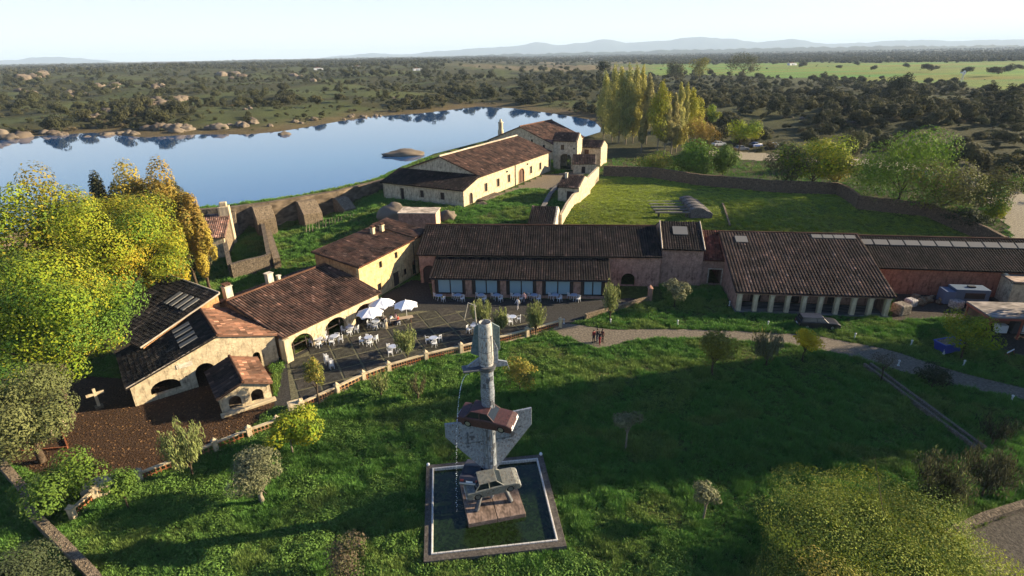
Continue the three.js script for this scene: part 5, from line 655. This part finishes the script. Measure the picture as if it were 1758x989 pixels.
// ---------------------------------------------------------------- trees round the paddock and the car park
[['round_tree', 'round bright green tree outside the paddock wall', [1190, 303], [1190, 236], 37, { trunk: .06, f: .5, pal: PAL.bright, n: 7000, leaf: .5 }], ['round_tree', 'smaller round green tree next to the round one by the paddock', [1240, 306], [1240, 248], 25, { trunk: .1, f: .45, pal: PAL.green, n: 4500, leaf: .42 }], ['low_shrub', 'low wide yellow-green bush outside the paddock wall', [1130, 298], [1130, 259], 33, { trunk: .03, f: .5, pal: [PAL.bushYellow[1], PAL.yellowgreen[0]], n: 3500, leaf: .4, cat: 'shrub' }],
['car_park_tree', 'yellow-green tree over the parked cars', [1268, 266], [1268, 203], 30, { trunk: .25, pal: PAL.yellowgreen, n: 3000, leaf: .45 }], ['rust_tree', 'rust-orange tree behind the round green one', [1206, 266], [1205, 198], 32, { trunk: .2, pal: PAL.rust, n: 3200, leaf: .45 }], ['young_tree', 'small yellow-green tree above the car park', [1220, 222], [1220, 178], 15, { trunk: .25, pal: PAL.yellowgreen, n: 1500, leaf: .5 }],
['ash_tree', 'broad yellow-green ash behind the middle of the paddock wall', [1392, 326], [1395, 226], 58, { trunk: .1, pal: [...PAL.yellowgreen, PAL.dull[1]], n: 7500, leaf: .45, blobs: 22 }], ['ash_tree', 'dull green ash beside the broad yellow-green one', [1348, 322], [1350, 243], 38, { trunk: .1, pal: [...PAL.dull, PAL.green[0]], n: 4500, leaf: .42 }], ['ash_tree', 'tawny half-bare ash along the paddock wall', [1430, 328], [1430, 256], 32, { trunk: .1, pal: PAL.bushYellow, n: 3000, leaf: .4 }],
['elm_tree', 'narrow dark elm between ash and willow', [1456, 290], [1456, 220], 19, { trunk: .15, pal: PAL.dull, n: 2600, leaf: .45 }], ['willow_tree', 'weeping willow with hanging green sprays behind the paddock', [1540, 352], [1538, 224], 62, { kind: 'willow', trunk: .1, pal: [...PAL.bright, PAL.yellowgreen[0]], n: 11000, leaf: .42 }], ['tamarisk_tree', 'feathery olive-yellow tree at the paddock corner', [1612, 368], [1610, 264], 58, { trunk: .08, pal: [PAL.bushYellow[0], PAL.bushYellow[2], PAL.dull[1]], n: 7500, leaf: .38, blobs: 24 }], ['tamarisk_tree', 'feathery tree beside the bend of the road', [1700, 372], [1700, 276], 44, { trunk: .1, pal: [PAL.bushYellow[0], PAL.dull[1], PAL.green[1]], n: 5000, leaf: .38 }], ['young_tree', 'small yellow tree under the feathery one at the road', [1706, 386], [1706, 338], 18, { trunk: .2, pal: PAL.yellowgreen, n: 2000, leaf: .32 }], ['round_shrub', 'dark shrub at the end of the paddock wall', [1655, 392], [1655, 352], 32, { trunk: .05, pal: PAL.dark, n: 2600, leaf: .35, cat: 'shrub' }], ['cypress_bush', 'dark bush beside the road at the edge of the scrub', [1752, 330], [1752, 288], 16, { trunk: .05, pal: PAL.dark, n: 1800, leaf: .4, cat: 'shrub' }],
['field_tree', 'tall dark tree with a pale crown at the edge of the green field', [1275, 132], [1272, 87], 26, { trunk: .15, pal: PAL.dull, n: 2600, leaf: 1.2 }], ['field_tree', 'round tree at the edge of the green field above the poplars', [1160, 145], [1162, 100], 18, { trunk: .15, pal: PAL.dull, n: 1800, leaf: 1.2 }], ['field_tree', 'yellowing tree at the edge of the green field', [1200, 140], [1200, 97], 17, { trunk: .15, pal: PAL.bushYellow, n: 1800, leaf: 1.2 }], ['field_tree', 'dark tree rising over the tops of the poplars', [1033, 135], [1033, 100], 14, { trunk: .2, pal: PAL.dark, n: 1500, leaf: 1.2 }], ['hill_tree', 'bushy dark tree on the ridge before the green field', [1545, 168], [1540, 121], 22, { trunk: .1, pal: PAL.dark, n: 2200, leaf: .9 }],
].forEach(([n, l, b, t, w, o]) => treeAt(n, l, b, t, w, o));
[[1036, 238, 128, 13, 0], [1050, 243, 118, 14, 0], [1062, 246, 121, 13, 1], [1074, 248, 118, 12, 0], [1086, 246, 117, 13, 1], [1097, 244, 120, 10, 1], [1109, 248, 136, 11, 2], [1101, 262, 200, 6, 2], [1128, 266, 146, 17, 3], [1140, 266, 178, 10, 2], [1152, 264, 168, 9, 2], [1160, 262, 148, 9, 1], [1170, 258, 150, 9, 1], [1180, 256, 158, 15, 3], [1192, 250, 172, 13, 3]].forEach(([x, yb, yt, w, k]) => treeAt('poplar', ['tall dense poplar turning pale gold in the grove behind the gate tower', 'tall golden poplar among paler ones behind the gate tower', 'thin half-bare olive poplar with a pale trunk behind the gate tower', 'bright yellow leafy poplar at the car park side of the grove'][k], [x, yb], [x, yt - 4], w * 1.5, { kind: 'poplar', trunk: k > 1 ? .3 : .14, pal: [[[.38, .36, .11], [.33, .32, .10], [.27, .28, .09], [.21, .23, .07]], [[.43, .39, .10], [.38, .36, .10], [.30, .29, .09]], [[.30, .27, .10], [.22, .21, .08], [.34, .29, .10]], [[.36, .32, .04], [.30, .29, .03], [.26, .27, .03]]][k], n: 7000, leaf: .5, group: 'poplars behind the gate tower' }));
// tall trees along the road east of the meadow; their long shadows cross the grass
[[67, -47.8, 29], [67, -45.2, 24], [66.5, -42.6, 29], [66, -40.0, 24], [65, -37.4, 27], [64.5, -35.4, 22]].forEach(([x, z, H]) => { const q = z - .139 * (x) * 0; tree('roadside_tree', 'tall dense tree beside the meadow east of the path', [x, 0, z - .176 * x], H, 3.1, { trunk: .06, f: .5, pal: PAL.green, n: 14000, leaf: .55, blobs: 30, group: 'roadside trees east of the meadow' }); });

// ---------------------------------------------------------------- ground cover
const feet = []; { const bx = new THREE.Box3(); for (const o of scene.children) { const c = o.userData.category; if (!['building', 'porch', 'lean-to', 'pool'].includes(c)) continue; bx.makeEmpty(); o.children.forEach(m => { if (m.isMesh) { m.geometry.computeBoundingBox(); bx.union(m.geometry.boundingBox.clone().translate(m.position)); } }); o.updateMatrixWorld(true); feet.push([[bx.min.x, bx.min.z], [bx.max.x, bx.min.z], [bx.max.x, bx.max.z], [bx.min.x, bx.max.z]].map(([x, z]) => { const v = V(x, 0, z).applyMatrix4(o.matrixWorld); return [v.x, v.z]; })); } }
const solidAreas = [...beds, ...feet, courtPoly].map(P => ({ P, b: [Math.min(...P.map(p => p[0])), Math.max(...P.map(p => p[0])), Math.min(...P.map(p => p[1])), Math.max(...P.map(p => p[1]))] }));
const blocked = (x, z) => { for (const { P, b } of solidAreas) if (x > b[0] && x < b[1] && z > b[2] && z < b[3] && inPoly(x, z, P)) return true; return false; };
function scatter(name, label, geo, mat, list, kind = 'stuff') { const m = new THREE.InstancedMesh(geo, mat, list.length); m.name = numbered(name); tag(m, label, name.split('_').pop(), undefined, kind); m.castShadow = m.receiveShadow = true; const d = new THREE.Object3D(); list.forEach(([x, y, z, s, r, c, sy], i) => { d.position.set(x, y, z); d.rotation.set(0, r, 0); d.scale.set(s, sy || s, s); d.updateMatrix(); m.setMatrixAt(i, d.matrix); m.setColorAt(i, c); }); scene.add(m); return m; }
const tan = Math.tan, HF = 879 / FPX * 1.12;
{
  const r = rng(77), pos = []; for (let i = 0; i < 9; i++) { const a = r() * 6.28, q = .02 + r() * .16, h = .14 + r() * .2, l = .08 + r() * .14, x = Math.cos(a) * q, z = Math.sin(a) * q, w = .022 + r() * .02, b = a + 1.57 + (r() - .5); pos.push(x - Math.cos(b) * w, -.03, z - Math.sin(b) * w, x + Math.cos(b) * w, -.03, z + Math.sin(b) * w, x + Math.cos(a + r()) * l, h, z + Math.sin(a + r()) * l); }
  const tuft = new THREE.BufferGeometry(); tuft.setAttribute('position', new THREE.Float32BufferAttribute(pos, 3)); tuft.computeVertexNormals();
  const gm = new THREE.MeshPhysicalMaterial({ color: C(1, 1, 1), roughness: .8, side: THREE.DoubleSide, transmission: .25, thickness: 0, specularIntensity: .2 }), list = [], weeds = [];
  let tries = 0; while (list.length < 330000 && tries++ < 3000000) {
    const d = 24 + 140 * Math.pow(r(), 1.25), a = (r() * 2 - 1) * HF * 1.02, x = a * (d * .925 + 14), z = -d; if (x < -75 || x > 92) continue; if (d > 84 && d < 90 && r() < .5) continue;
    if (blocked(x, z)) continue; if (z < -92 && x > 14 && !inPoly(x, z, paddockPoly) && r() < .8) continue; const y = hT(x, z); if (y > WATER + .7) continue; if (z < -100 && x < -20 && lakeInfo(x, z)[0] < .4) continue;
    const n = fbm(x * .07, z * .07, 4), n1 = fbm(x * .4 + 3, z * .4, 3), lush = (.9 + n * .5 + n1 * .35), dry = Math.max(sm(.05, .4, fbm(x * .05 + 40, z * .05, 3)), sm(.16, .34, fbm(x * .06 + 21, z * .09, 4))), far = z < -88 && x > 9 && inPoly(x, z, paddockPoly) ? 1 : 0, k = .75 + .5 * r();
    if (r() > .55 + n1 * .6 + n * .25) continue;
    const c = C(lerp(.10, far ? .34 : .19, Math.max(dry * .6, far * .75)) * k, lerp(.215, far ? .37 : .235, Math.max(dry * .5, far * .8)) * k, lerp(.04, .05, dry) * k), s = (.62 + .75 * r()) * lush * lerp(1, .95, far) * (d > 70 ? 1.35 : 1.12);  // paddock tufts yellower and brighter: sunlight put into their colour
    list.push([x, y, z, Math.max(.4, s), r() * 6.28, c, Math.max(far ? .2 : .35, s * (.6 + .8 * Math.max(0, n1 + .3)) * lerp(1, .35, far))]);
  }
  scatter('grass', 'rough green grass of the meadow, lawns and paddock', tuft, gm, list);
  const wg = leafCloud(501, [[0, .16, 0, .3, .16, .3]], 60, .11, [[1, 1, 1]], { fill: true }); wg.deleteAttribute('color');
  for (let i = 0; i < 90000 && weeds.length < 20000; i++) { const d = 24 + 45 * r(), x = (r() * 2 - 1) * HF * (d * .925 + 14), z = -d; if (x < -60 || x > 60 || blocked(x, z)) continue; const n = fbm(x * .12 + 7, z * .12, 3) + .35 * sm(5, -30, x) + .25 * sm(-34, -26, z) - .30 * sm(2, 14, x); if (n < .12 + .25 * r()) continue; const k = .7 + .6 * r(); weeds.push([x, hT(x, z), z, .55 + .8 * r() * (n + .6), r() * 6.28, C(.105 * k, .19 * k, .035 * k)]); }
  scatter('weeds', 'clumps of leafy weeds in the meadow grass', wg, gm, weeds);
  // fallen leaves
  const lv = []; for (let i = 0; i < 20000 && lv.length < 2600; i++) { const x = -52 + r() * 32, z = -52 + r() * 22; if (!inPoly(x, z, litterPoly)) continue; const k = .5 + r(); lv.push([x, .03, z, .5 + r() * .7, r() * 6.28, C(.10 * k, .055 * k, .025 * k)]); }
  scatter('fallen_leaves', 'fallen brown leaves on the bare ground', new THREE.PlaneGeometry(.16, .12).rotateX(-1.2), std(1, 1, 1, .9, { side: THREE.DoubleSide }), lv);
}
// ---------------------------------------------------------------- scrubland: holm oaks, broom and boulders
{
  const r = rng(91), W1 = [[1, 1, 1], [.8, .8, .8], [1.2, 1.15, 1.0]];
  const bush = (seed, n, leaf, blobs, flat) => leafCloud(seed, roundBlobs(rng(seed), blobs, flat ? .5 : .72, 1, flat ? .55 : .75, .42), n, leaf, W1, { minY: 0 });
  const oak = [601, 602, 603].map(s => { const g = bush(s, 1000, .2, 12, false); g.translate(0, .28, 0); return g; }), shr = [611, 612, 613].map(s => bush(s, 620, .2, 9, true));
  const farG = [621, 622].map(s => bush(s, 90, .6, 5, false));
  const ind = [], near = [[], [], [], [], [], []], far = [[], []];
  const inField = (x, z, d) => x / -z > .13 && d > fieldEdge(x, z) && d < 1400;
  for (let i = 0; i < 74000; i++) {
    const d = 150 * Math.pow(60, Math.pow(r(), 1.15)), a = (r() * 2 - 1) * .92, x = Math.sin(a) * d, z = -Math.cos(a) * d; if (d > 9000) continue;
    if (Math.abs(x) < 520 && z > -420) { const [s, nearS] = lakeInfo(x, z); if (s < 9 || (nearS && (s < 30 || z > -200) && x < 30)) continue; }
    if (x > 12 && x < 104 && z > -168) continue; if (x > -30 && x < 66 && z > -235) continue; if (inPoly(x, z, roadPoly)) continue; if (x < -60 && z > -150) continue;
    if (inField(x, z, d) && r() > .012) continue;
    const g = fbm(x * .008 + 3, z * .008 + 7, 3); const heath = fbm(x * .013 + 30, z * .013, 3); if (d < 1500 && g > .1 && r() < .85) continue; if (d < 1300 && heath > (x < 0 ? .02 : .12) && r() < .75) continue; const fm = d > 800 && d < 1900 && Math.abs(x / -z) < .22 && x / -z > -.1; if (fm && r() < .85) continue;
    const o = r() < (x > 0 ? .42 : .34), y = hT(x, z) - .15, k = .7 + .6 * r(), w = fbm(x * .02, z * .02, 3);
    const c = o ? C(.056 * k, .060 * k, .024 * k) : (w > .05 ? C(.090 * k, .085 * k, .040 * k) : C(.068 * k, .080 * k, .032 * k)), s = (o ? 1.2 + 3.0 * Math.pow(r(), 2.5) : .55 + 1.7 * r() * r()) * (d > 700 ? 1.25 : 1);
    if (d > 1300) { far[i % 2].push([x, y, z, 3.2 + 3.0 * r(), r() * 6.28, C(.056 * k, .056 * k, .023 * k)]); continue; }
    const e = [x, y, z, s, r() * 6.28, c, s * (.8 + .35 * r()), o, d]; ind.push(e);
  }
  // those that show largest are things of their own
  ind.sort((p, q) => q[3] / q[8] - p[3] / p[8]);
  const inView = (e) => { const v = V(e[0], e[1] + 1, e[2]).project(camera); return Math.abs(v.x) < 1.02 && Math.abs(v.y) < 1.02; };
  const mats = { o: [[.058, .058, .024], [.068, .066, .027], [.046, .050, .022]].map(c => std(...c, .95, { vertexColors: true, side: THREE.DoubleSide, transmission: .3, thickness: 0 })), s: [[.120, .100, .050], [.080, .085, .038], [.095, .095, .045], [.135, .110, .062]].map(c => std(...c, .95, { vertexColors: true, side: THREE.DoubleSide, transmission: .3, thickness: 0 })) };
  let no = 0, ns = 0; camera.updateProjectionMatrix(); camera.aspect = 16 / 9; camera.updateProjectionMatrix(); camera.updateMatrixWorld(true);
  for (const e of ind) { const [x, y, z, s, ro, c, sy, o] = e; if (inView(e) && (o ? no < 230 : ns < 230)) { const k = o ? no++ : ns++; const m = solo(o ? 'holm_oak' : 'broom_shrub', o ? oak[k % 3] : shr[k % 3], o ? mats.o[k % 3] : mats.s[k % 4], o ? 'dark rounded holm oak in the scrubland around the lake' : 'low grey-green broom shrub in the scrubland around the lake', o ? 'tree' : 'shrub', o ? 'holm oaks of the scrubland' : 'broom shrubs of the scrubland'); m.position.set(x, y, z); m.rotation.y = ro; m.scale.set(s, sy, s); } else near[(o ? 0 : 3) + (no + ns + Math.floor(ro * 10)) % 3].push(e); }
  const sv = std(1, 1, 1, .95, { vertexColors: true, side: THREE.DoubleSide, transmission: .3, thickness: 0 });
  near.forEach((l, i) => scatter('scrub_vegetation', 'distant mass of evergreen scrub and oaks', i < 3 ? oak[i] : shr[i - 3], sv, l)); far.forEach((l, i) => scatter('distant_forest', 'far-off evergreen forest on the plain', farG[i], sv, l));
  console.log('scrub', ind.length, far[0].length * 2, 'near', near.map(l => l.length).join());
  [[1378, 117, 7], [1440, 119, 5], [1500, 121, 5], [1590, 124, 9], [1604, 122, 6], [1555, 117, 5], [1660, 128, 8], [1706, 131, 10], [1730, 126, 8], [1748, 121, 6], [1330, 112, 5], [1470, 113, 5]].forEach(([px, py, w], i) => { const q = GT(px, py), m = solo('field_oak', oak[i % 3], mats.o[i % 3], 'lone dark oak standing in the open green field', 'tree', 'lone oaks in the green field'), k = w * Math.hypot(q[0], q[2]) / FPX; m.position.set(q[0], q[1] - .2, q[2]); m.scale.set(k, k * .8, k); m.rotation.y = i; });
  // boulders
  const rocks = [0, 1, 2, 3, 4].map(k => { const g = new THREE.IcosahedronGeometry(1, 3), p = g.attributes.position, v = V(); for (let i = 0; i < p.count; i++) { v.fromBufferAttribute(p, i); const f = 1 + .26 * n3(v.x * 1.1 + k * 9, v.y * 1.1, v.z * 1.1) - .22 * Math.pow(1 - Math.abs(n3(v.x * 1.6 + k * 5, v.y * 1.6, v.z * 1.6)), 3) + .07 * n3(v.x * 4 + k, v.y * 4, v.z * 4); v.multiplyScalar(f); v.y *= .72; p.setXYZ(i, v.x, v.y, v.z); } const sm1 = mergeVertices(g.deleteAttribute('normal').deleteAttribute('uv'), 1e-3); sm1.computeVertexNormals(); return sm1; });
  const rm = [stone(.36, .31, .26), stone(.28, .235, .20), stone(.42, .365, .31)]; const rock = (x, y, z, s, label, grp) => { const k = Math.floor(r() * 5), m = solo('boulder', rocks[k], rm[Math.floor(r() * 3)], label, 'boulder', grp); m.position.set(x, y, z); m.rotation.y = r() * 6.28; m.scale.set(s * (.8 + .5 * r()), s * (.7 + .5 * r()), s); return m; };
  const at = (px, py, w, label, grp, n = 1, sp = 0) => { for (let i = 0; i < n; i++) { const q = GT(px + (r() - .5) * sp, py + (r() - .5) * sp * .18), d = Math.hypot(q[0], q[2]); rock(q[0], q[1] + .1, q[2], w * d / FPX * (.6 + .6 * r()), label, grp); } };
  const gb = 'granite boulders of the far shore', lb = 'rounded granite boulder on the far shore of the lake', sb = 'dark wet boulder along the far waterline', sg = 'waterline boulders';
  for (const [x, y, w, n, sp] of [[180, 192, 10, 7, 50], [270, 180, 11, 4, 40], [315, 172, 10, 3, 20], [155, 205, 9, 4, 30], [70, 132, 8, 4, 30], [40, 137, 7, 3, 20], [405, 132, 8, 5, 50], [175, 150, 7, 4, 50], [290, 152, 7, 4, 50], [520, 135, 5, 5, 60], [120, 165, 6, 5, 60], [225, 200, 8, 4, 50], [240, 168, 6, 4, 60], [40, 160, 6, 4, 50], [450, 185, 5, 4, 60], [700, 170, 4, 4, 80], [1400, 215, 4, 6, 160], [1600, 240, 4, 5, 120], [1330, 190, 4, 5, 150]]) at(x, y, w, x < 900 ? lb : 'pale rock on the scrub hill beyond the paddock', x < 900 ? gb : 'rocks of the scrub hill', n, sp);
  for (const [x, y, w, n, sp] of [[25, 235, 10, 5, 50], [165, 238, 8, 4, 60], [280, 222, 11, 6, 50], [320, 222, 9, 4, 30], [375, 218, 9, 5, 40], [440, 214, 8, 6, 60], [520, 210, 6, 5, 60], [600, 204, 5, 5, 60], [90, 232, 7, 4, 40], [220, 232, 7, 4, 40], [640, 200, 5, 4, 50]]) at(x, y, w, sb, sg, n, sp);
  { const q = GT(488, 231), w = G(488, 231, WATER); rock(w[0], WATER - .1, w[1], 2.4, 'single dark rock standing out of the lake', undefined); const c = G(695, 266, WATER); const is = rock(c[0], WATER + .2, c[1], 2.2, 'long low rocky islet in the lake behind the barn', undefined); is.scale.set(6.6, 2.0, 2.8); is.rotation.y = .1; const t = GT(680, 372); const big = rock(t[0], t[1] + .2, t[2], 3.4, 'great pale granite outcrop behind the yellow house', undefined); big.scale.set(3.9, 3.6, 3.2); const u = GT(768, 374); rock(u[0], u[1], u[2], 1.9, 'grey rock on the grass behind the long range', undefined); const s2 = GT(795, 345); rock(s2[0] + 4, s2[1] - .4, s2[2] + 3, 1.2, 'small rock at the corner of the wool barn', undefined); }
}
// ---------------------------------------------------------------- far houses and the wind pump
{
  [[545, 120, 'white farmhouse far beyond the lake, lowest of the row'], [612, 117, 'white farmhouse far beyond the lake beside dark oaks'], [1012, 103, 'white farm shed at the edge of the plain'], [1358, 112, 'white farmhouse in the middle of the green field'], [715, 121, 'pale shed beyond the far shore of the lake']].forEach(([px, py, label]) => { const q = GT(px, py), s = Math.min(.8, Math.hypot(q[0], q[2]) / 1500), b = thing('farmhouse', label, 'building', q, .4); part('wall', merge([box(16 * s, 5 * s, 8 * s, 0, 2 * s, 0), box(7 * s, 4 * s, 6 * s, 9 * s, 1.6 * s, 2 * s)]), M.white, b); const g = new THREE.CylinderGeometry(.01, 5 * s, 2.4 * s, 4).rotateY(Math.PI / 4).scale(2.4, 1, 1.2).translate(0, 5.7 * s, 0); part('roof', g, M.ridge, b); part('door', box(1.6 * s, 3 * s, .1, 0, 1.2 * s, 4.08 * s), M.woodDark, b); });
  const q = GT(1648, 150), H = hAt(1648, 122, q) - q[1], t = thing('wind_pump', 'pale lattice wind pump on the edge of the green field', 'wind pump', q, .2), lg = []; for (const [x, z] of [[-1, -1], [1, -1], [1, 1], [-1, 1]]) lg.push(bar([x * .9, 0, z * .9], [x * .15, H * .85, z * .15], .14, .1, 4)); for (const g of lg) part('leg', g, M.white, t); const bl = []; for (let i = 0; i < 12; i++) { const g = box(.5, H * .1, .05, 0, H * .08, 0); g.rotateZ(i / 12 * 6.2832); g.translate(0, H * .9, .4); bl.push(g); } part('wheel', merge(bl), M.white, t); part('vane', box(.06, .8, 2.2, 0, H * .9, -1.4), M.white, t);
}
// ---------------------------------------------------------------- small things
{
  const p = GT(171, 700), c = thing('stone_cross', 'pale stone cross standing on the bare ground by the mill', 'cross', [p[0], 0, p[2]], .75); part('shaft', box(.26, 2.1, .22, 0, 1.15, 0, .02), M.creamPale, c); part('arm', box(1.5, .26, .2, 0, 1.62, 0, .02), M.creamPale, c); part('base', box(.7, .3, .7, 0, .1, 0, .03), M.stone, c);
  const w = GT(117, 738), t = thing('well_frame', 'leaning wooden frame beside the brick-edged bed', 'frame', [w[0], 0, w[2]], .3); part('post', bar([0, 0, 0], [-.3, 1.9, .1], .09, .08), M.creamPale, t); part('post', bar([-1.0, 0, .7], [-1.0, 1.8, .5], .09, .08), M.creamPale, t); part('crossbar', bar([.4, 1.95, -.1], [-1.3, 1.85, .6], .09, .08), M.creamPale, t);
  const a = GT(117, 770), b = GT(28, 778), d = GT(104, 735); const R = rng(41), bd = thing('brick_edging', 'dark brick edging of the planted bed under the old olive', 'edging'); for (const [s, e] of [[a, b], [a, d]]) { const L = Math.hypot(e[0] - s[0], e[2] - s[2]), n = Math.round(L / .3), an = Math.atan2(-(e[2] - s[2]), e[0] - s[0]); for (let i = 0; i < n; i++) { const m = part('brick', bd.bg || (bd.bg = box(.27, .22, .12, 0, .1, 0, .01)), M.brick, bd); m.position.set(lerp(s[0], e[0], (i + .5) / n), R() * .02, lerp(s[2], e[2], (i + .5) / n)); m.rotation.y = an; } }
  const bl0 = new THREE.LatheGeometry([[.16, 0], [.16, .12], [.09, .16], [.09, .62], [.14, .66], [.14, .8], [.03, .86], [0, .86]].map(q => new THREE.Vector2(q[0] * .8, q[1] * .85)), 10);
  [[968, 556], [1163, 558], [1318, 560], [1467, 581], [1564, 593], [1542, 628], [1654, 628], [1620, 608], [1736, 689], [1048, 556], [1252, 525]].forEach(([x, y]) => { const q = GT(x, y), m = solo('lamp_bollard', bl0, M.bollard || (M.bollard = std(.45, .45, .43, .7)), 'short white lamp bollard beside the gravel path', 'bollard', 'lamp bollards along the path'); m.position.set(q[0], q[1], q[2]); });
  // low wall and gate pier before the pink wall
  const e = GT(1005, 548), f = GT(1115, 516), g = GT(1117, 490); wallRun('lawn_wall', 'low stone wall curving up from the path to the pink wall', [[e[0], e[2]], [lerp(e[0], f[0], .5), lerp(e[2], f[2], .5) + .2], [f[0], f[2]]], .75, .35, M.stone); const pr = solo('gate_pier', merge([box(.55, 1.9, .55, 0, .95, 0, .03), new THREE.ConeGeometry(.5, .5, 4).rotateY(.785).translate(0, 2.15, 0)]), M.pink, 'square gate pier with a pointed cap at the lawn wall', 'pier'); pr.position.set(f[0], 0, f[2]);
  // work yard
  const sack = (px, py, s, col, label) => { const q = GT(px, py), m = solo('builders_bag', new RoundedBoxGeometry(1.15 * s, .95 * s, 1.1 * s, 4, .22).translate(0, .46 * s, 0), std(...col, .85, { map: st3 }), label, 'bag'); m.position.set(q[0], q[1], q[2]); m.rotation.y = .3; };
  sack(1545, 538, 1.5, [.26, .24, .22], 'grey tarpaulin-covered load beside the portico corner'); sack(1562, 525, 1.1, [.5, .5, .55], 'white builders bag with blue trim by the portico'); sack(1640, 528, 1.2, [.42, .42, .44], 'white bag in front of the blue trailer');
  [[1572, 515], [1592, 518], [1612, 520], [1580, 522]].forEach(([x, y], i) => { const q = GT(x, y), t = thing('stone_pallet', 'pallet of loose grey stones along the red wall', 'pallet', [q[0], q[1], q[2]], .2 * i, 'stone pallets in the work yard'), rr = rng(300 + i); part('pallet', merge([box(1.5, .06, 1.2, 0, .14, 0), box(1.5, .1, .1, 0, .05, -.5), box(1.5, .1, .1, 0, .05, .5)]), M.wood, t); for (let k = 0; k < 7; k++) { const m = part('stone', M.rk || (M.rk = new THREE.DodecahedronGeometry(.34, 1)), M.stone, t); m.position.set((rr() - .5) * 1.1, .35 + .3 * (k > 4), (rr() - .5) * .8); m.rotation.set(rr() * 3, rr() * 3, 0); m.scale.set(1.2, .7, .9); } });
  { const q = GT(1652, 520), t = thing('trailer_hut', 'blue-grey site trailer parked against the red wall', 'trailer', [q[0], q[1], q[2] + .4], -.15), m = std(.05, .085, .13, .6); part('body', box(4.2, 2.0, 2.0, 0, 1.45, 0, .08), m, t); part('box', box(1.2, 1.8, 1.9, -2.6, 1.2, .1, .06), std(.07, .10, .16, .6), t); part('window', box(2.4, .8, .05, .3, 1.6, 1.01), M.glassDark, t); part('vent', box(.9, .2, .5, .2, 2.55, 0, .04), M.iron, t); for (const x of [-1, 1]) part('wheel', new THREE.TorusGeometry(.3, .12, 6, 14).translate(x, .38, .95), M.tyre, t); part('drawbar', bar([2, .6, 0], [3.4, .4, .3], .06), M.iron, t); }
  { const q = GT(1690, 608), t = thing('open_shed', 'flat-roofed open shed with red posts and a pale roof', 'shed', [q[0], 0, q[2]], -.12), red = std(.24, .06, .035, .7), pale = std(.33, .30, .29, .9, { map: st3 }); t.updateMatrixWorld(true); const a = hit(t, 1662, 521, 'y', 2.7), b2 = hit(t, 1740, 545, 'y', 2.7), c2 = hit(t, 1728, 512, 'y', 2.7); 
    const X0 = a.x, X1 = a.x + 11, Z0 = a.z - .2, Z1 = b2.z + .3; part('roof', box(X1 - X0, .22, Z1 - Z0 + .4, (X0 + X1) / 2, 2.75, (Z0 + Z1) / 2, .03), pale, t); part('fascia', merge([box(X1 - X0 + .06, .26, .08, (X0 + X1) / 2, 2.6, Z1 + .2), box(.08, .26, Z1 - Z0, X0 - .02, 2.6, (Z0 + Z1) / 2)]), red, t); for (const x of [X0 + .2, X0 + 3.6, X0 + 7.2]) for (const z of [Z0 + .1, Z1]) part('post', box(.16, 2.7, .16, x, 1.3, z), red, t); part('back_wall', box(X1 - X0 - .4, 2.5, .2, (X0 + X1) / 2, 1.25, Z0 - .1), M.pink, t); part('rail', merge([box(3, .08, .08, X0 + 5.4, .9, Z1), box(3, .08, .08, X0 + 5.4, .4, Z1)]), red, t);
    const inn = [['freezer', [.55, .55, .55], 3.0, 1.0], ['cupboard', [.05, .05, .055], 4.6, 1.5], ['cupboard', [.5, .5, .5], 5.6, 1.4]]; inn.forEach(([n, c, x, h], i) => { const m = solo(n, box(1.1, h, .8, 0, h / 2, 0, .04), std(...c, .5), ['white chest freezer under the open shed', 'black cupboard under the open shed', 'white cupboard beside the black one in the shed'][i], n); t.updateMatrixWorld(true); const v = V(X0 + x, 0, (Z0 + Z1) / 2 + .2).applyMatrix4(t.matrixWorld); m.position.copy(v); m.rotation.y = t.rotation.y; });
    const s = GT(1625, 602), sk = thing('blue_skip', 'blue open skip beside the yellow-green tree', 'skip', [s[0], 0, s[2]], .25), bm = std(.02, .035, .20, .5, { side: THREE.DoubleSide }); const sh = new THREE.Shape(); sh.moveTo(-1.0, .1); sh.lineTo(1.0, .1); sh.lineTo(1.35, 1.2); sh.lineTo(-1.35, 1.2); const g = new THREE.ExtrudeGeometry(sh, { depth: 1.4, bevelEnabled: false }); g.translate(0, 0, -.7); part('body', g, bm, sk); part('rim', merge([box(2.85, .1, .1, 0, 1.22, .72), box(2.85, .1, .1, 0, 1.22, -.72), box(.1, .1, 1.5, 1.38, 1.22, 0), box(.1, .1, 1.5, -1.38, 1.22, 0)]), std(.03, .05, .26, .5), sk); part('rubble', box(2.4, .12, 1.2, 0, 1.16, 0, .04), M.stone, sk);
    const pk = GT(1748, 610), pn = thing('red_barrier', 'red and white barrier on the shed forecourt', 'barrier', [pk[0] - 1, 0, pk[2]], .5); part('rail', box(1.6, .14, .08, 0, .55, 0, .02), M.white, pn); part('leg', merge([bar([-.6, 0, .25], [-.6, .55, 0], .03), bar([-.6, 0, -.25], [-.6, .55, 0], .03)]), red, pn); part('leg', merge([bar([.6, 0, .25], [.6, .55, 0], .03), bar([.6, 0, -.25], [.6, .55, 0], .03)]), red, pn); }
  const sq = GT(1775, 520), wh = house('cream_hut', 'cream gabled hut behind the open shed', [sq[0] - 4.2, sq[2] + .6], [sq[0] + 6, sq[2] + 2.4]); wall(wh, front(), wh.L, 3, [], M.creamPale); wall(wh, leftEnd(0, -5), 4.5, [[0, 3], [2.25, 3.9], [4.5, 3]], [], M.creamPale); part('roof', box(wh.L + .4, .2, 5.4, wh.L / 2, 3.4, -2.4, .04), std(.42, .33, .28, .9, { map: st3 }), wh);
}
renderer.render(scene, camera);
